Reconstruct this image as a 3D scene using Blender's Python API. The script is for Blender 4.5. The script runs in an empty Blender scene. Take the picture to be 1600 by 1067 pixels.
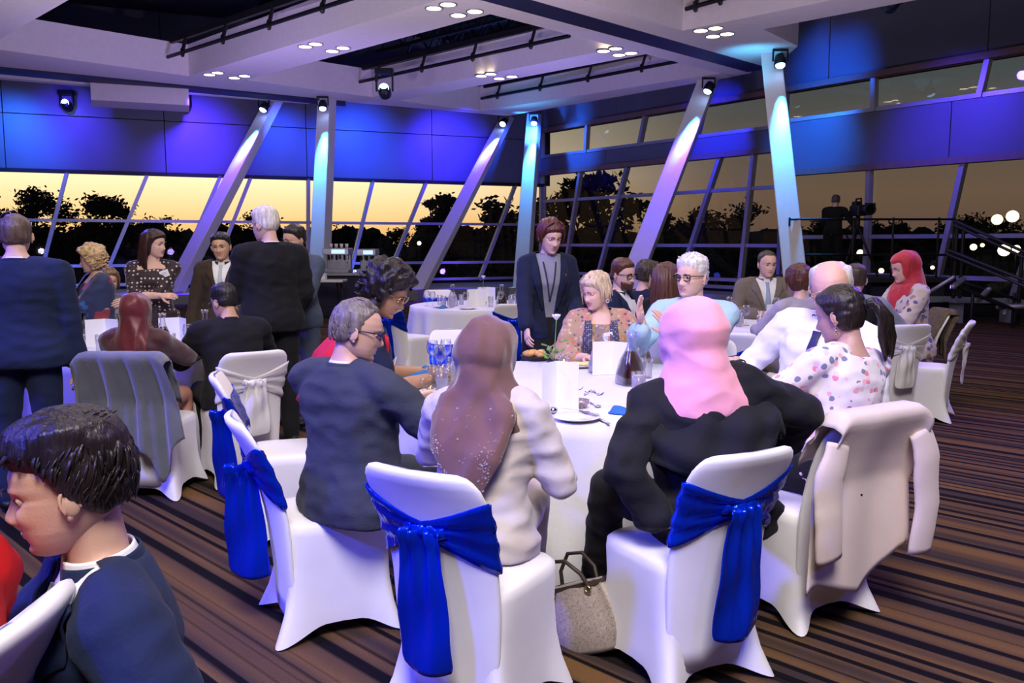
import bpy, bmesh, math, random
import numpy as np
from mathutils import Vector as V, Matrix as M, noise as NZ
from mathutils.bvhtree import BVHTree
C = bpy.context.scene.collection
SC = bpy.context.scene
rad = math.radians
# ------------------------------------------------------------------ camera
F_PX = 1350.0; CAM_H = 1.53; TH = math.atan((533.5-380.0)/F_PX)
cam = bpy.data.cameras.new('camera'); cam.sensor_width = 36.0; cam.lens = 36.0*F_PX/1600.0
cam.clip_end = 2000; cam.clip_start = .05
camo = bpy.data.objects.new('camera', cam); C.objects.link(camo)
camo.location = (0, 0, CAM_H); camo.rotation_euler = (math.pi/2-TH, 0, 0)
SC.camera = camo
SC.view_settings.view_transform = 'Standard'; SC.view_settings.look = 'None'
SC.view_settings.gamma = 1.0; SC.view_settings.exposure = 0.0
SC.view_settings.use_curve_mapping = False
SC.cycles.max_bounces = 6; SC.cycles.transparent_max_bounces = 12; SC.cycles.transmission_bounces = 6
SC.cycles.caustics_reflective = False; SC.cycles.caustics_refractive = False
SC.cycles.sample_clamp_indirect = 3.0
def ray(px, py):
    x = (px-800)/F_PX; y = -(py-533.5)/F_PX
    return V((x, math.cos(TH)+y*math.sin(TH), -math.sin(TH)+y*math.cos(TH)))
def atz(px, py, z):
    d = ray(px, py); t = (z-CAM_H)/d.z; return V((d.x*t, d.y*t, z))
def aty(px, py, Y):
    d = ray(px, py); t = Y/d.y; return V((d.x*t, Y, CAM_H+d.z*t))
# ------------------------------------------------------------------ world: dusk sky, sunset to the left of the view
w = bpy.data.worlds.new('dusk'); SC.world = w; w.use_nodes = True
nt = w.node_tree; nt.nodes.clear()
def nd(t, **k):
    n = nt.nodes.new(t)
    for a, b in k.items(): setattr(n, a, b)
    return n
L = nt.links.new
tc = nd('ShaderNodeTexCoord'); sp = nd('ShaderNodeSeparateXYZ'); L(tc.outputs['Generated'], sp.inputs[0])
rl = nd('ShaderNodeValToRGB'); rr = nd('ShaderNodeValToRGB')
L(sp.outputs['Z'], rl.inputs[0]); L(sp.outputs['Z'], rr.inputs[0])
def ramp(r, st):
    e = r.color_ramp.elements
    while len(e) > 1: e.remove(e[-1])
    e[0].position = st[0][0]; e[0].color = (*st[0][1], 1)
    for p, c in st[1:]:
        q = e.new(p); q.color = (*c, 1)
ramp(rl, [(0, (1.0, .52, .15)), (.03, (1.25, .82, .36)), (.075, (1.5, 1.2, .74)), (.16, (.62, .55, .42)), (.35, (.14, .17, .25)), (1, (.03, .05, .12))])
ramp(rr, [(0, (.20, .12, .09)), (.05, (.26, .165, .10)), (.10, (.20, .16, .12)), (.17, (.11, .13, .13)), (.35, (.06, .08, .12)), (1, (.02, .03, .08))])
# azimuth: cosine of the angle to the sunset direction (-0.55, 0.83)
vm = nd('ShaderNodeVectorMath', operation='DOT_PRODUCT'); L(tc.outputs['Generated'], vm.inputs[0]); vm.inputs[1].default_value = (-.50, .866, 0)
mr = nd('ShaderNodeMapRange'); mr.inputs['From Min'].default_value = .70; mr.inputs['From Max'].default_value = .96
mr.interpolation_type = 'SMOOTHSTEP'; L(vm.outputs['Value'], mr.inputs['Value'])
mx = nd('ShaderNodeMixRGB'); L(mr.outputs[0], mx.inputs[0]); L(rr.outputs[0], mx.inputs[1]); L(rl.outputs[0], mx.inputs[2])
bg = nd('ShaderNodeBackground'); L(mx.outputs[0], bg.inputs[0]); bg.inputs[1].default_value = 1.0
wo = nd('ShaderNodeOutputWorld'); L(bg.outputs[0], wo.inputs[0])
# ------------------------------------------------------------------ lights of the room
def area(name, loc, target, size, power, col, spread=180):
    l = bpy.data.lights.new(name, 'AREA'); l.size = size; l.energy = power; l.color = col; l.spread = rad(spread)
    o = bpy.data.objects.new(name, l); C.objects.link(o); o.location = loc
    o.rotation_euler = (V(target)-V(loc)).to_track_quat('-Z', 'Y').to_euler(); return o
def spot(name, loc, target, power, col, ang=40, blend=.5, size=.05):
    l = bpy.data.lights.new(name, 'SPOT'); l.energy = power; l.color = col; l.spot_size = rad(ang); l.spot_blend = blend; l.shadow_soft_size = size
    o = bpy.data.objects.new(name, l); C.objects.link(o); o.location = loc
    o.rotation_euler = (V(target)-V(loc)).to_track_quat('-Z', 'Y').to_euler(); return o
area('flash_bounce_light', (.2, -1.6, 6.6), (.3, 4.0, .6), 2.4, 285, (1, .92, .90), 110)
area('ceiling_light_near', (.5, 3.5, 5.4), (.5, 4.2, 0), 3.0, 85, (1, .88, .78))
area('ceiling_light_left', (-3.0, 6.5, 5.4), (-3.0, 7, 0), 2.5, 85, (1, .86, .80))
area('ceiling_light_right', (3.2, 8.5, 5.4), (3, 8, 0), 2.5, 80, (1, .86, .80))
area('ceiling_light_far', (-1, 12, 5.4), (-.6, 11, 0), 2.5, 150, (.9, .72, 1))
spot('blue_flood_left', (-6, 2.0, 5.0), (-1.6, 4.0, .7), 2600, (.12, .10, 1), 60, .8, .3)
spot('violet_flood_right', (7, 9, 5.2), (3.0, 5, 0), 1500, (.25, .10, 1), 60, .9, .3)
spot('blue_flood_far', (-8, 12, 5.3), (-2, 9, .5), 2200, (.12, .10, 1), 70, .9, .3)
spot('blue_flood_front', (3.5, -2, 4.5), (.9, 2.6, .4), 260, (.15, .15, 1), 50, .9, .3)
spot('blue_flood_corner', (-3.2, -.6, 3.6), (-.7, 1.6, .6), 1000, (.04, .06, 1), 50, .7, .2)
spot('violet_floor_wash', (3.0, 13, 5.3), (6.5, 12.5, 0), 900, (.28, .12, 1), 80, .9, .3)
# added fill spots without fixtures: cool glow bounced around the hall onto the soffits
for i, (x, y, p, c_) in enumerate([(-4.5, 11, 950, (.85, .74, 1)), (1, 10, 950, (.9, .74, .95)), (5, 10, 560, (.8, .64, 1)), (-6, 17, 720, (.45, .32, 1)), (0, 19, 720, (.40, .32, 1)), (-8, 9, 760, (.85, .75, 1))]):
    spot('soffit_fill', (x, y, 1.2), (x-.3, y+2.5, 5.6), p, c_, 130, 1, .12)
# ------------------------------------------------------------------ mesh collector
class MB:
    def __init__(s): s.v = []; s.f = []; s.m = []; s.k = 0
    def add(s, vs, fs, mi=None):
        b = len(s.v); s.v.extend([tuple(v) for v in vs]); mi = s.k if mi is None else mi
        for f in fs: s.f.append([i+b for i in f]); s.m.append(mi)
        return s
    def box(s, c, d, R=None, taper=1.0):
        c = V(c); h = V(d)/2; vs = []
        for z in (-1, 1):
            k = taper if z > 0 else 1
            for x, y in ((-1, -1), (1, -1), (1, 1), (-1, 1)):
                p = V((x*h.x*k, y*h.y*k, z*h.z))
                if R is not None: p = R @ p
                vs.append(c+p)
        return s.add(vs, [(3, 2, 1, 0), (4, 5, 6, 7), (0, 1, 5, 4), (1, 2, 6, 5), (2, 3, 7, 6), (3, 0, 4, 7)])
    def bar(s, a, b, wx, wy, up=(0, 0, 1)):
        a = V(a); b = V(b); d = (b-a).normalized(); x = d.cross(V(up))
        if x.length < 1e-4: x = V((1, 0, 0))
        x.normalize(); y = d.cross(x); vs = []
        for p in (a, b):
            for i, j in ((-1, -1), (1, -1), (1, 1), (-1, 1)): vs.append(p+x*i*wx/2+y*j*wy/2)
        return s.add(vs, [(0, 1, 2, 3), (7, 6, 5, 4), (0, 4, 5, 1), (1, 5, 6, 2), (2, 6, 7, 3), (3, 7, 4, 0)])
    def loft(s, rings, cap=True, closed=True):
        n = len(rings[0]); vs = [p for r in rings for p in r]; fs = []
        for i in range(len(rings)-1):
            for j in range(n if closed else n-1):
                k = (j+1) % n; fs.append((i*n+j, i*n+k, (i+1)*n+k, (i+1)*n+j))
        if cap:
            c0 = sum((V(p) for p in rings[0]), V())/n; c1 = sum((V(p) for p in rings[-1]), V())/n
            a = len(vs); vs += [c0, c1]
            for j in range(n):
                k = (j+1) % n; fs.append((a, k, j)); fs.append((a+1, (len(rings)-1)*n+j, (len(rings)-1)*n+k))
        return s.add(vs, fs)
    def tube(s, pts, rs, n=10, cap=True, flat=1.0, up=None, round_ends=True):
        pts = [V(p) for p in pts]
        if not hasattr(rs, '__len__'): rs = [rs]*len(pts)
        rs = list(rs)
        if round_ends and len(pts) > 1:
            d0 = (pts[0]-pts[1]).normalized(); d1 = (pts[-1]-pts[-2]).normalized()
            p0, r0, p1, r1 = pts[0], rs[0], pts[-1], rs[-1]
            pts = [p0+d0*r0*.97, p0+d0*r0*.7]+pts+[p1+d1*r1*.7, p1+d1*r1*.97]
            rs = [r0*.25, r0*.72]+rs+[r1*.72, r1*.25]
        rings = []; x = None
        for i, p in enumerate(pts):
            d = (pts[min(i+1, len(pts)-1)]-pts[max(i-1, 0)]).normalized()
            if x is None:
                u = V(up) if up else (V((0, 0, 1)) if abs(d.z) < .9 else V((0, 1, 0)))
                x = d.cross(u).normalized()
            else:
                x = (x-d*x.dot(d)); x = x.normalized() if x.length > 1e-6 else d.orthogonal().normalized()
            y = d.cross(x)
            rings.append([p+x*math.cos(a)*rs[i]+y*math.sin(a)*rs[i]*flat for a in [2*math.pi*j/n for j in range(n)]])
        return s.loft(rings, cap)
    def sphere(s, c, r, nu=16, nv=10, R=None):
        c = V(c); r = V(r) if hasattr(r, '__len__') else V((r, r, r)); rings = []
        for i in range(1, nv):
            t = math.pi*i/nv; ring = []
            for j in range(nu):
                a = 2*math.pi*j/nu
                p = V((math.sin(t)*math.cos(a)*r.x, math.sin(t)*math.sin(a)*r.y, -math.cos(t)*r.z))
                ring.append(c+(R @ p if R is not None else p))
            rings.append(ring)
        n = nu; vs = [p for q in rings for p in q]; fs = []
        for i in range(len(rings)-1):
            for j in range(n): fs.append((i*n+j, i*n+(j+1) % n, (i+1)*n+(j+1) % n, (i+1)*n+j))
        b = V((0, 0, -r.z)); t = V((0, 0, r.z)); a = len(vs)
        vs += [c+(R @ b if R is not None else b), c+(R @ t if R is not None else t)]
        for j in range(n):
            fs.append((a, (j+1) % n, j)); fs.append((a+1, (len(rings)-1)*n+j, (len(rings)-1)*n+(j+1) % n))
        return s.add(vs, fs)
    def lathe(s, prof, c=(0, 0, 0), n=24, R=None, cap=False):
        c = V(c); rings = []
        for r, z in prof:
            rings.append([c+((R @ V((r*math.cos(a), r*math.sin(a), z))) if R is not None else V((r*math.cos(a), r*math.sin(a), z))) for a in [2*math.pi*j/n for j in range(n)]])
        return s.loft(rings, cap)
    def prism(s, poly, z0, z1):
        n = len(poly); vs = [(x, y, z0) for x, y in poly]+[(x, y, z1) for x, y in poly]
        return s.add(vs, [tuple(range(n))[::-1], tuple(range(n, 2*n))]+[(i, (i+1) % n, n+(i+1) % n, n+i) for i in range(n)])
    def slab(s, pts, t):    # a quad given by four 3D corners, thickened by t along its normal
        p = [V(q) for q in pts]; nn = (p[1]-p[0]).cross(p[3]-p[0]).normalized()*t/2; n = len(p)
        vs = [q-nn for q in p]+[q+nn for q in p]
        return s.add(vs, [tuple(range(n))[::-1], tuple(range(n, 2*n))]+[(i, (i+1) % n, n+(i+1) % n, n+i) for i in range(n)])
    def sheet(s, g, t):     # grid of points, thickened
        ni, nj = len(g), len(g[0]); P = np.array([[list(p) for p in r] for r in g], float)
        du = np.gradient(P, axis=0); dv = np.gradient(P, axis=1); N = np.cross(du, dv)
        N /= (np.linalg.norm(N, axis=2, keepdims=True)+1e-9)
        A = (P+N*t/2).reshape(-1, 3); B = (P-N*t/2).reshape(-1, 3); k = ni*nj; vs = list(map(tuple, A))+list(map(tuple, B)); fs = []
        for i in range(ni-1):
            for j in range(nj-1):
                a = i*nj+j; fs.append((a, a+nj, a+nj+1, a+1)); fs.append((k+a, k+a+1, k+a+nj+1, k+a+nj))
        for i in range(ni-1):
            a = i*nj; fs.append((a, a+k, a+nj+k, a+nj)); a = i*nj+nj-1; fs.append((a, a+nj, a+nj+k, a+k))
        for j in range(nj-1):
            a = j; fs.append((a, a+1, a+1+k, a+k)); a = (ni-1)*nj+j; fs.append((a, a+k, a+1+k, a+1))
        return s.add(vs, fs)
    def xf(s, Mx):
        s.v = [tuple(Mx @ V(p)) for p in s.v]; return s
    def mesh(s, name, mats, smooth=False):
        me = bpy.data.meshes.new(name); me.from_pydata(s.v, [], s.f)
        for m in (mats if isinstance(mats, (list, tuple)) else [mats]): me.materials.append(m)
        if any(s.m): me.polygons.foreach_set('material_index', s.m)
        if smooth: me.polygons.foreach_set('use_smooth', [True]*len(me.polygons))
        me.update(); return me
    def build(s, name, mats, parent=None, smooth=False, bevel=0, kind=None):
        me = s.mesh(name, mats, smooth); bm = bmesh.new(); bm.from_mesh(me)
        bmesh.ops.recalc_face_normals(bm, faces=bm.faces)
        bm.to_mesh(me); bm.free()
        o = bpy.data.objects.new(name, me); C.objects.link(o)
        if parent is not None: o.parent = parent
        if bevel:
            b = o.modifiers.new('bevel', 'BEVEL'); b.width = bevel; b.segments = 2; b.limit_method = 'ANGLE'
        if kind: o['kind'] = kind
        return o
def link(name, me, parent=None):
    o = bpy.data.objects.new(name, me); C.objects.link(o)
    if parent is not None: o.parent = parent
    return o
def tag(o, label, cat, group=None):
    o['label'] = label; o['category'] = cat
    if group: o['group'] = group
    return o
def thing(name, label, cat, loc=(0, 0, 0), rz=0, group=None):
    o = bpy.data.objects.new(name, None); C.objects.link(o); o.location = loc; o.rotation_euler = (0, 0, rz); o.empty_display_size = .1
    return tag(o, label, cat, group)
def struct(o): o['kind'] = 'structure'; return o
def dup(o, parent=None, loc=None, rz=None, label=None):
    c = o.copy(); C.objects.link(c)
    if parent is not None: c.parent = parent
    if loc is not None: c.location = loc
    if rz is not None: c.rotation_euler = (0, 0, rz)
    if label: c['label'] = label
    for ch in list(o.children): dup(ch, c)
    return c
# ------------------------------------------------------------------ materials
MAT = {}
def pm(name, col, rough=.6, metal=0, bump=0, bscale=40, vary=0.0, vscale=8, sheen=0, emit=0, ecol=None, spec=.5, alpha=1, trans=0, ior=1.45, stretch=None, coat=0, detail=3, sss=0, aniso=0):
    if name in MAT: return MAT[name]
    m = bpy.data.materials.new(name); m.use_nodes = True; n = m.node_tree; b = n.nodes['Principled BSDF']
    b.inputs['Base Color'].default_value = (*col, 1); b.inputs['Roughness'].default_value = rough; b.inputs['Metallic'].default_value = metal
    b.inputs['Specular IOR Level'].default_value = spec; b.inputs['IOR'].default_value = ior
    b.inputs['Sheen Weight'].default_value = sheen; b.inputs['Alpha'].default_value = alpha; b.inputs['Transmission Weight'].default_value = trans
    b.inputs['Coat Weight'].default_value = coat; b.inputs['Anisotropic'].default_value = aniso
    if sss: b.inputs['Subsurface Weight'].default_value = sss; b.inputs['Subsurface Radius'].default_value = (.012, .004, .002)
    if emit: b.inputs['Emission Color'].default_value = (*(ecol or col), 1); b.inputs['Emission Strength'].default_value = emit
    t = n.nodes.new('ShaderNodeTexCoord'); mp = n.nodes.new('ShaderNodeMapping'); n.links.new(t.outputs['Object'], mp.inputs[0])
    if stretch: mp.inputs['Scale'].default_value = stretch
    nz = n.nodes.new('ShaderNodeTexNoise'); nz.inputs['Scale'].default_value = vscale; nz.inputs['Detail'].default_value = detail; n.links.new(mp.outputs[0], nz.inputs[0])
    if vary:
        r = n.nodes.new('ShaderNodeValToRGB'); e = r.color_ramp.elements; e[0].position = .3; e[1].position = .7
        e[0].color = (*[max(0, c*(1-vary)) for c in col], 1); e[1].color = (*[min(1, c*(1+vary)) for c in col], 1)
        n.links.new(nz.outputs[0], r.inputs[0]); n.links.new(r.outputs[0], b.inputs['Base Color'])
    if bump:
        z2 = n.nodes.new('ShaderNodeTexNoise'); z2.inputs['Scale'].default_value = bscale; z2.inputs['Detail'].default_value = detail; n.links.new(mp.outputs[0], z2.inputs[0])
        bp = n.nodes.new('ShaderNodeBump'); bp.inputs['Strength'].default_value = bump; bp.inputs['Distance'].default_value = .02
        n.links.new(z2.outputs[0], bp.inputs['Height']); n.links.new(bp.outputs[0], b.inputs['Normal'])
    MAT[name] = m; return m
def pattern(name, base, cols, scale=30, rough=.7, thr=.35, kind='vor', seed=0):
    """cloth with a printed pattern: blobs of several colours over a base colour"""
    if name in MAT: return MAT[name]
    m = pm(name, base, rough, sheen=.2); n = m.node_tree; b = n.nodes['Principled BSDF']; lk = n.links.new
    t = n.nodes.new('ShaderNodeTexCoord'); mp = n.nodes.new('ShaderNodeMapping'); mp.inputs['Location'].default_value = (seed, seed*.7, seed*.3); lk(t.outputs['Object'], mp.inputs[0])
    dz = n.nodes.new('ShaderNodeTexNoise'); dz.inputs['Scale'].default_value = scale*.8
    ad = n.nodes.new('ShaderNodeVectorMath'); ad.operation = 'MULTIPLY_ADD'; lk(mp.outputs[0], dz.inputs[0]); lk(dz.outputs['Color'], ad.inputs[0])
    ad.inputs[1].default_value = (.0,)*3 if kind == 'dots' else (.6/scale,)*3; lk(mp.outputs[0], ad.inputs[2])
    vo = n.nodes.new('ShaderNodeTexVoronoi'); vo.inputs['Scale'].default_value = scale; vo.inputs['Randomness'].default_value = .3 if kind == 'dots' else 1
    lk(ad.outputs[0], vo.inputs[0])
    lt = n.nodes.new('ShaderNodeMath'); lt.operation = 'LESS_THAN'; lt.inputs[1].default_value = thr; lk(vo.outputs['Distance'], lt.inputs[0])
    rp = n.nodes.new('ShaderNodeValToRGB'); rp.color_ramp.interpolation = 'CONSTANT'; e = rp.color_ramp.elements
    while len(e) > 1: e.remove(e[-1])
    e[0].position = 0; e[0].color = (*cols[0], 1)
    for i, c in enumerate(cols[1:]): q = e.new((i+1)/len(cols)); q.color = (*c, 1)
    s2 = n.nodes.new('ShaderNodeSeparateColor'); lk(vo.outputs['Color'], s2.inputs[0]); lk(s2.outputs[0], rp.inputs[0])
    mixn = n.nodes.new('ShaderNodeMixRGB'); mixn.inputs[1].default_value = (*base, 1); lk(lt.outputs[0], mixn.inputs[0]); lk(rp.outputs[0], mixn.inputs[2])
    lk(mixn.outputs[0], b.inputs['Base Color']); return m
plaster = pm('plaster', (.74, .69, .70), .9, bump=.05, bscale=60, vary=.03)
panel_grey = pm('panel_grey', (.13, .14, .18), .45, vary=.06, vscale=.7)
alu = pm('aluminium', (.42, .42, .44), .4, .5, vary=.05)
alu_red = pm('brown_beam', (.20, .13, .11), .6, vary=.1)
col_white = pm('column_paint', (.80, .80, .82), .55, vary=.02)
black = pm('black_metal', (.012, .012, .015), .45, .3, vary=.2)
darkroof = pm('dark_void', (.008, .008, .014), .9, vary=.3)
cloth_w = pm('tablecloth_linen', (.70, .69, .70), .85, bump=.08, bscale=25, vary=.02, sheen=.2)
spandex = pm('chair_spandex', (.80, .78, .80), .65, bump=.06, bscale=9, vary=.02, sheen=.3)
satin = pm('blue_satin', (.002, .035, .60), .20, .6, bump=.55, bscale=12, stretch=(1.4, 1.4, .30), vary=.25, vscale=5, aniso=.3)
satin_w = pm('white_satin', (.78, .76, .76), .3, .1, bump=.35, bscale=10, vary=.04, stretch=(1, 1, .4))
china = pm('white_china', (.85, .85, .86), .2, vary=.01, coat=.3)
steel = pm('cutlery_steel', (.6, .6, .62), .22, 1, vary=.05)
napkin_b = pm('napkin_blue', (.02, .13, .42), .8, bump=.1, bscale=60, vary=.1)
paper = pm('paper_white', (.85, .85, .88), .8, vary=.01)
glassm = pm('clear_glass', (1, 1, 1), .02, trans=1, ior=1.25, vary=0, alpha=.55)
cola = pm('dark_cola', (.035, .008, .003), .12, vary=.4, vscale=20, coat=.4)
milky = pm('milky_drink', (.80, .70, .76), .35, vary=.03)
bread = pm('bread_crust', (.62, .33, .11), .75, bump=.2, bscale=50, vary=.35, vscale=30)
butter = pm('butter', (.85, .66, .28), .5, vary=.1)
leaf_g = pm('leaf_green', (.16, .33, .05), .55, vary=.3, vscale=30)
gold = pm('gold_wire', (.75, .6, .3), .25, 1, vary=.05)
def glass_mat():
    m = bpy.data.materials.new('table_glass'); m.use_nodes = True; n = m.node_tree; n.nodes.clear(); lk = n.links.new
    t = n.nodes.new('ShaderNodeBsdfTransparent'); t.inputs[0].default_value = (.94, .94, .97, 1)
    g = n.nodes.new('ShaderNodeBsdfGlossy'); g.inputs['Roughness'].default_value = .08
    d = n.nodes.new('ShaderNodeBsdfDiffuse'); d.inputs[0].default_value = (.9, .9, .95, 1)
    nz = n.nodes.new('ShaderNodeTexNoise'); nz.inputs['Scale'].default_value = 40; bp = n.nodes.new('ShaderNodeBump'); bp.inputs['Strength'].default_value = .3; lk(nz.outputs[0], bp.inputs['Height']); lk(bp.outputs[0], g.inputs['Normal'])
    lw = n.nodes.new('ShaderNodeLayerWeight'); lw.inputs[0].default_value = .22; x = n.nodes.new('ShaderNodeMixShader'); lk(lw.outputs['Facing'], x.inputs[0]); lk(t.outputs[0], x.inputs[1])
    y = n.nodes.new('ShaderNodeMixShader'); y.inputs[0].default_value = .25; lk(g.outputs[0], y.inputs[1]); lk(d.outputs[0], y.inputs[2]); lk(y.outputs[0], x.inputs[2])
    o = n.nodes.new('ShaderNodeOutputMaterial'); lk(x.outputs[0], o.inputs[0]); return m
glassm = glass_mat()
def emitm(name, col, s):
    m = bpy.data.materials.new(name); m.use_nodes = True; n = m.node_tree; n.nodes.clear()
    e = n.nodes.new('ShaderNodeEmission'); e.inputs[0].default_value = (*col, 1); e.inputs[1].default_value = s
    o = n.nodes.new('ShaderNodeOutputMaterial'); n.links.new(e.outputs[0], o.inputs[0]); return m
em_warm = emitm('downlight_glow', (1, .80, .55), 14)
em_blue = emitm('blue_lens_glow', (.35, .55, 1), 9)
em_cyan = emitm('cyan_lens_glow', (.30, .75, 1), 5)
em_lamp = emitm('outdoor_lamp_glow', (1, .80, .40), 8)
em_led = emitm('led_green', (.7, 1, .1), 4)
def carpet_mat():
    m = pm('striped_carpet', (.1, .07, .05), .95, spec=.1); n = m.node_tree; b = n.nodes['Principled BSDF']; lk = n.links.new
    g = n.nodes.new('ShaderNodeNewGeometry'); dt = n.nodes.new('ShaderNodeVectorMath'); dt.operation = 'DOT_PRODUCT'; dt.inputs[1].default_value = (.7071, .7071, 0); lk(g.outputs['Position'], dt.inputs[0])
    def stripes(sc, lo, hi):
        nz = n.nodes.new('ShaderNodeTexNoise'); nz.noise_dimensions = '1D'; nz.inputs['Scale'].default_value = sc; nz.inputs['Detail'].default_value = 1; lk(dt.outputs['Value'], nz.inputs['W'])
        r = n.nodes.new('ShaderNodeMapRange'); r.inputs['From Min'].default_value = lo; r.inputs['From Max'].default_value = hi; lk(nz.outputs[0], r.inputs[0]); return r
    a = stripes(13, .42, .49); c = stripes(6, .35, .65)
    mx1 = n.nodes.new('ShaderNodeMixRGB'); mx1.inputs[1].default_value = (.060, .040, .034, 1); mx1.inputs[2].default_value = (.19, .100, .040, 1); lk(c.outputs[0], mx1.inputs[0])
    mx2 = n.nodes.new('ShaderNodeMixRGB'); mx2.inputs[1].default_value = (.008, .006, .008, 1); lk(a.outputs[0], mx2.inputs[0]); lk(mx1.outputs[0], mx2.inputs[2])
    nz = n.nodes.new('ShaderNodeTexNoise'); nz.inputs['Scale'].default_value = 150; lk(g.outputs['Position'], nz.inputs[0])
    mu = n.nodes.new('ShaderNodeMixRGB'); mu.blend_type = 'MULTIPLY'; mu.inputs[0].default_value = .5; lk(mx2.outputs[0], mu.inputs[1]); lk(nz.outputs[0], mu.inputs[2])
    lk(mu.outputs[0], b.inputs['Base Color'])
    bp = n.nodes.new('ShaderNodeBump'); bp.inputs['Strength'].default_value = .4; bp.inputs['Distance'].default_value = .01; lk(nz.outputs[0], bp.inputs['Height']); lk(bp.outputs[0], b.inputs['Normal'])
    return m
carpet = carpet_mat()
def pane_mat(name, tint, refl):
    m = bpy.data.materials.new(name); m.use_nodes = True; n = m.node_tree; n.nodes.clear(); lk = n.links.new
    t = n.nodes.new('ShaderNodeBsdfTransparent'); t.inputs[0].default_value = (*tint, 1)
    g = n.nodes.new('ShaderNodeBsdfGlossy'); g.inputs['Roughness'].default_value = .02
    nz = n.nodes.new('ShaderNodeTexNoise'); nz.inputs['Scale'].default_value = .5
    bp = n.nodes.new('ShaderNodeBump'); bp.inputs['Strength'].default_value = .01; lk(nz.outputs[0], bp.inputs['Height']); lk(bp.outputs[0], g.inputs['Normal'])
    x = n.nodes.new('ShaderNodeMixShader'); x.inputs[0].default_value = refl
    o = n.nodes.new('ShaderNodeOutputMaterial'); lk(t.outputs[0], x.inputs[1]); lk(g.outputs[0], x.inputs[2]); lk(x.outputs[0], o.inputs[0]); return m
pane_l = pane_mat('window_glass', (.97, .96, .94), .02)
pane_r = pane_mat('window_glass_tinted', (.75, .75, .75), .03)
# ================================================================== STRUCTURE
me = MB(); me.prism([(-26, -6), (24, -6), (24, 40), (-26, 40)], -.1, 0)
# clip floor to the hall: a polygon along both walls
CR = V((1.07, 30, 0)); DB = V((-15, -6.5, 0)).normalized(); DR = V((9.2, -12.6, 0)).normalized()
BL = CR+DB*24; RL = CR+DR*33
me = MB(); me.prism([(BL.x-.2, BL.y), (-22, -6), (19.6, -6), (RL.x, RL.y), (CR.x, CR.y+.2)], -.1, 0)
struct(me.build('floor', carpet))
NB = V((-DB.y, DB.x, 0)); NB = NB if NB.y < 0 else -NB       # into the room
NR = V((-DR.y, DR.x, 0)); NR = NR if NR.x < 0 else -NR
def wp(side, t, z, off=0):
    d, n = (DB, NB) if side == 'b' else (DR, NR)
    p = CR+d*t+n*off; return V((p.x, p.y, z))
def wpix(side, px, py, off=0):
    d, n = (DB, NB) if side == 'b' else (DR, NR)
    r = ray(px, py); o = V((0, 0, CAM_H)); base = CR+n*off
    k = (base-o).dot(n)/r.dot(n); p = o+r*k
    return ((p-base).dot(d), p.z)
# far walls: solid upper panels and spandrels, split in panels with joints
def wall_panels(root, side, t0, t1, z0, z1, step, mat, off=0, th=.12, rows=1):
    n = max(1, round((t1-t0)/step))
    for r in range(rows):
        for i in range(n):
            a = t0+(t1-t0)*i/n; b = t0+(t1-t0)*(i+1)/n; u = z0+(z1-z0)*r/rows; v = z0+(z1-z0)*(r+1)/rows
            g = .012
            m = MB(); m.slab([wp(side, a+g, u+g, off), wp(side, b-g, u+g, off), wp(side, b-g, v-g, off), wp(side, a+g, v-g, off)], th)
            m.build('panel', mat, root)
GZ = 3.49
wb = MB(); wb.slab([wp('b', -.3, GZ, -.15), wp('b', 24, GZ, -.15), wp('b', 24, 8.2, -.15), wp('b', -.3, 8.2, -.15)], .12)
wb.slab([wp('b', -.3, -.1, -.15), wp('b', 24, -.1, -.15), wp('b', 24, .3, -.15), wp('b', -.3, .3, -.15)], .12)
wall_b = struct(wb.build('wall_back', darkroof))
wall_panels(wall_b, 'b', 0, 24, GZ, 8.0, 4.0, panel_grey, rows=3)
tbay = wpix('r', 1225, 300)[0]
wr = MB(); wr.slab([wp('r', -.3, 5.25, -.15), wp('r', 33, 5.25, -.15), wp('r', 33, 8.2, -.15), wp('r', -.3, 8.2, -.15)], .12)
wr.slab([wp('r', -.3, -.1, -.15), wp('r', 33, -.1, -.15), wp('r', 33, .3, -.15), wp('r', -.3, .3, -.15)], .12)
wall_r = struct(wr.build('wall_right', darkroof))
wall_panels(wall_r, 'r', 0, 33, 5.25, 8.0, 3.7, panel_grey, rows=1)
wall_panels(wall_r, 'r', 0, tbay, 3.82, 4.40, 3.6, panel_grey, off=.05)
wall_panels(wall_r, 'r', tbay, tbay+4.2, 3.2, 4.50, 4.2, panel_grey, off=.05)
wall_panels(wall_r, 'r', tbay+4.2, 33, 3.2, 4.50, 4.1, panel_grey, off=.05)
# side and rear walls that close the hall behind the camera
m = MB(); m.slab([(BL.x, BL.y, 0), (-22, -6, 0), (-22, -6, 8.2), (BL.x, BL.y, 8.2)], .2); struct(m.build('wall_left', panel_grey))
m = MB(); m.slab([(-22, -6, 0), (19.6, -6, 0), (19.6, -6, 8.2), (-22, -6, 8.2)], .2); struct(m.build('wall_front', panel_grey))
m = MB(); m.slab([(19.6, -6, 0), (RL.x, RL.y, 0), (RL.x, RL.y, 8.2), (19.6, -6, 8.2)], .2); struct(m.build('wall_side', panel_grey))
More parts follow.
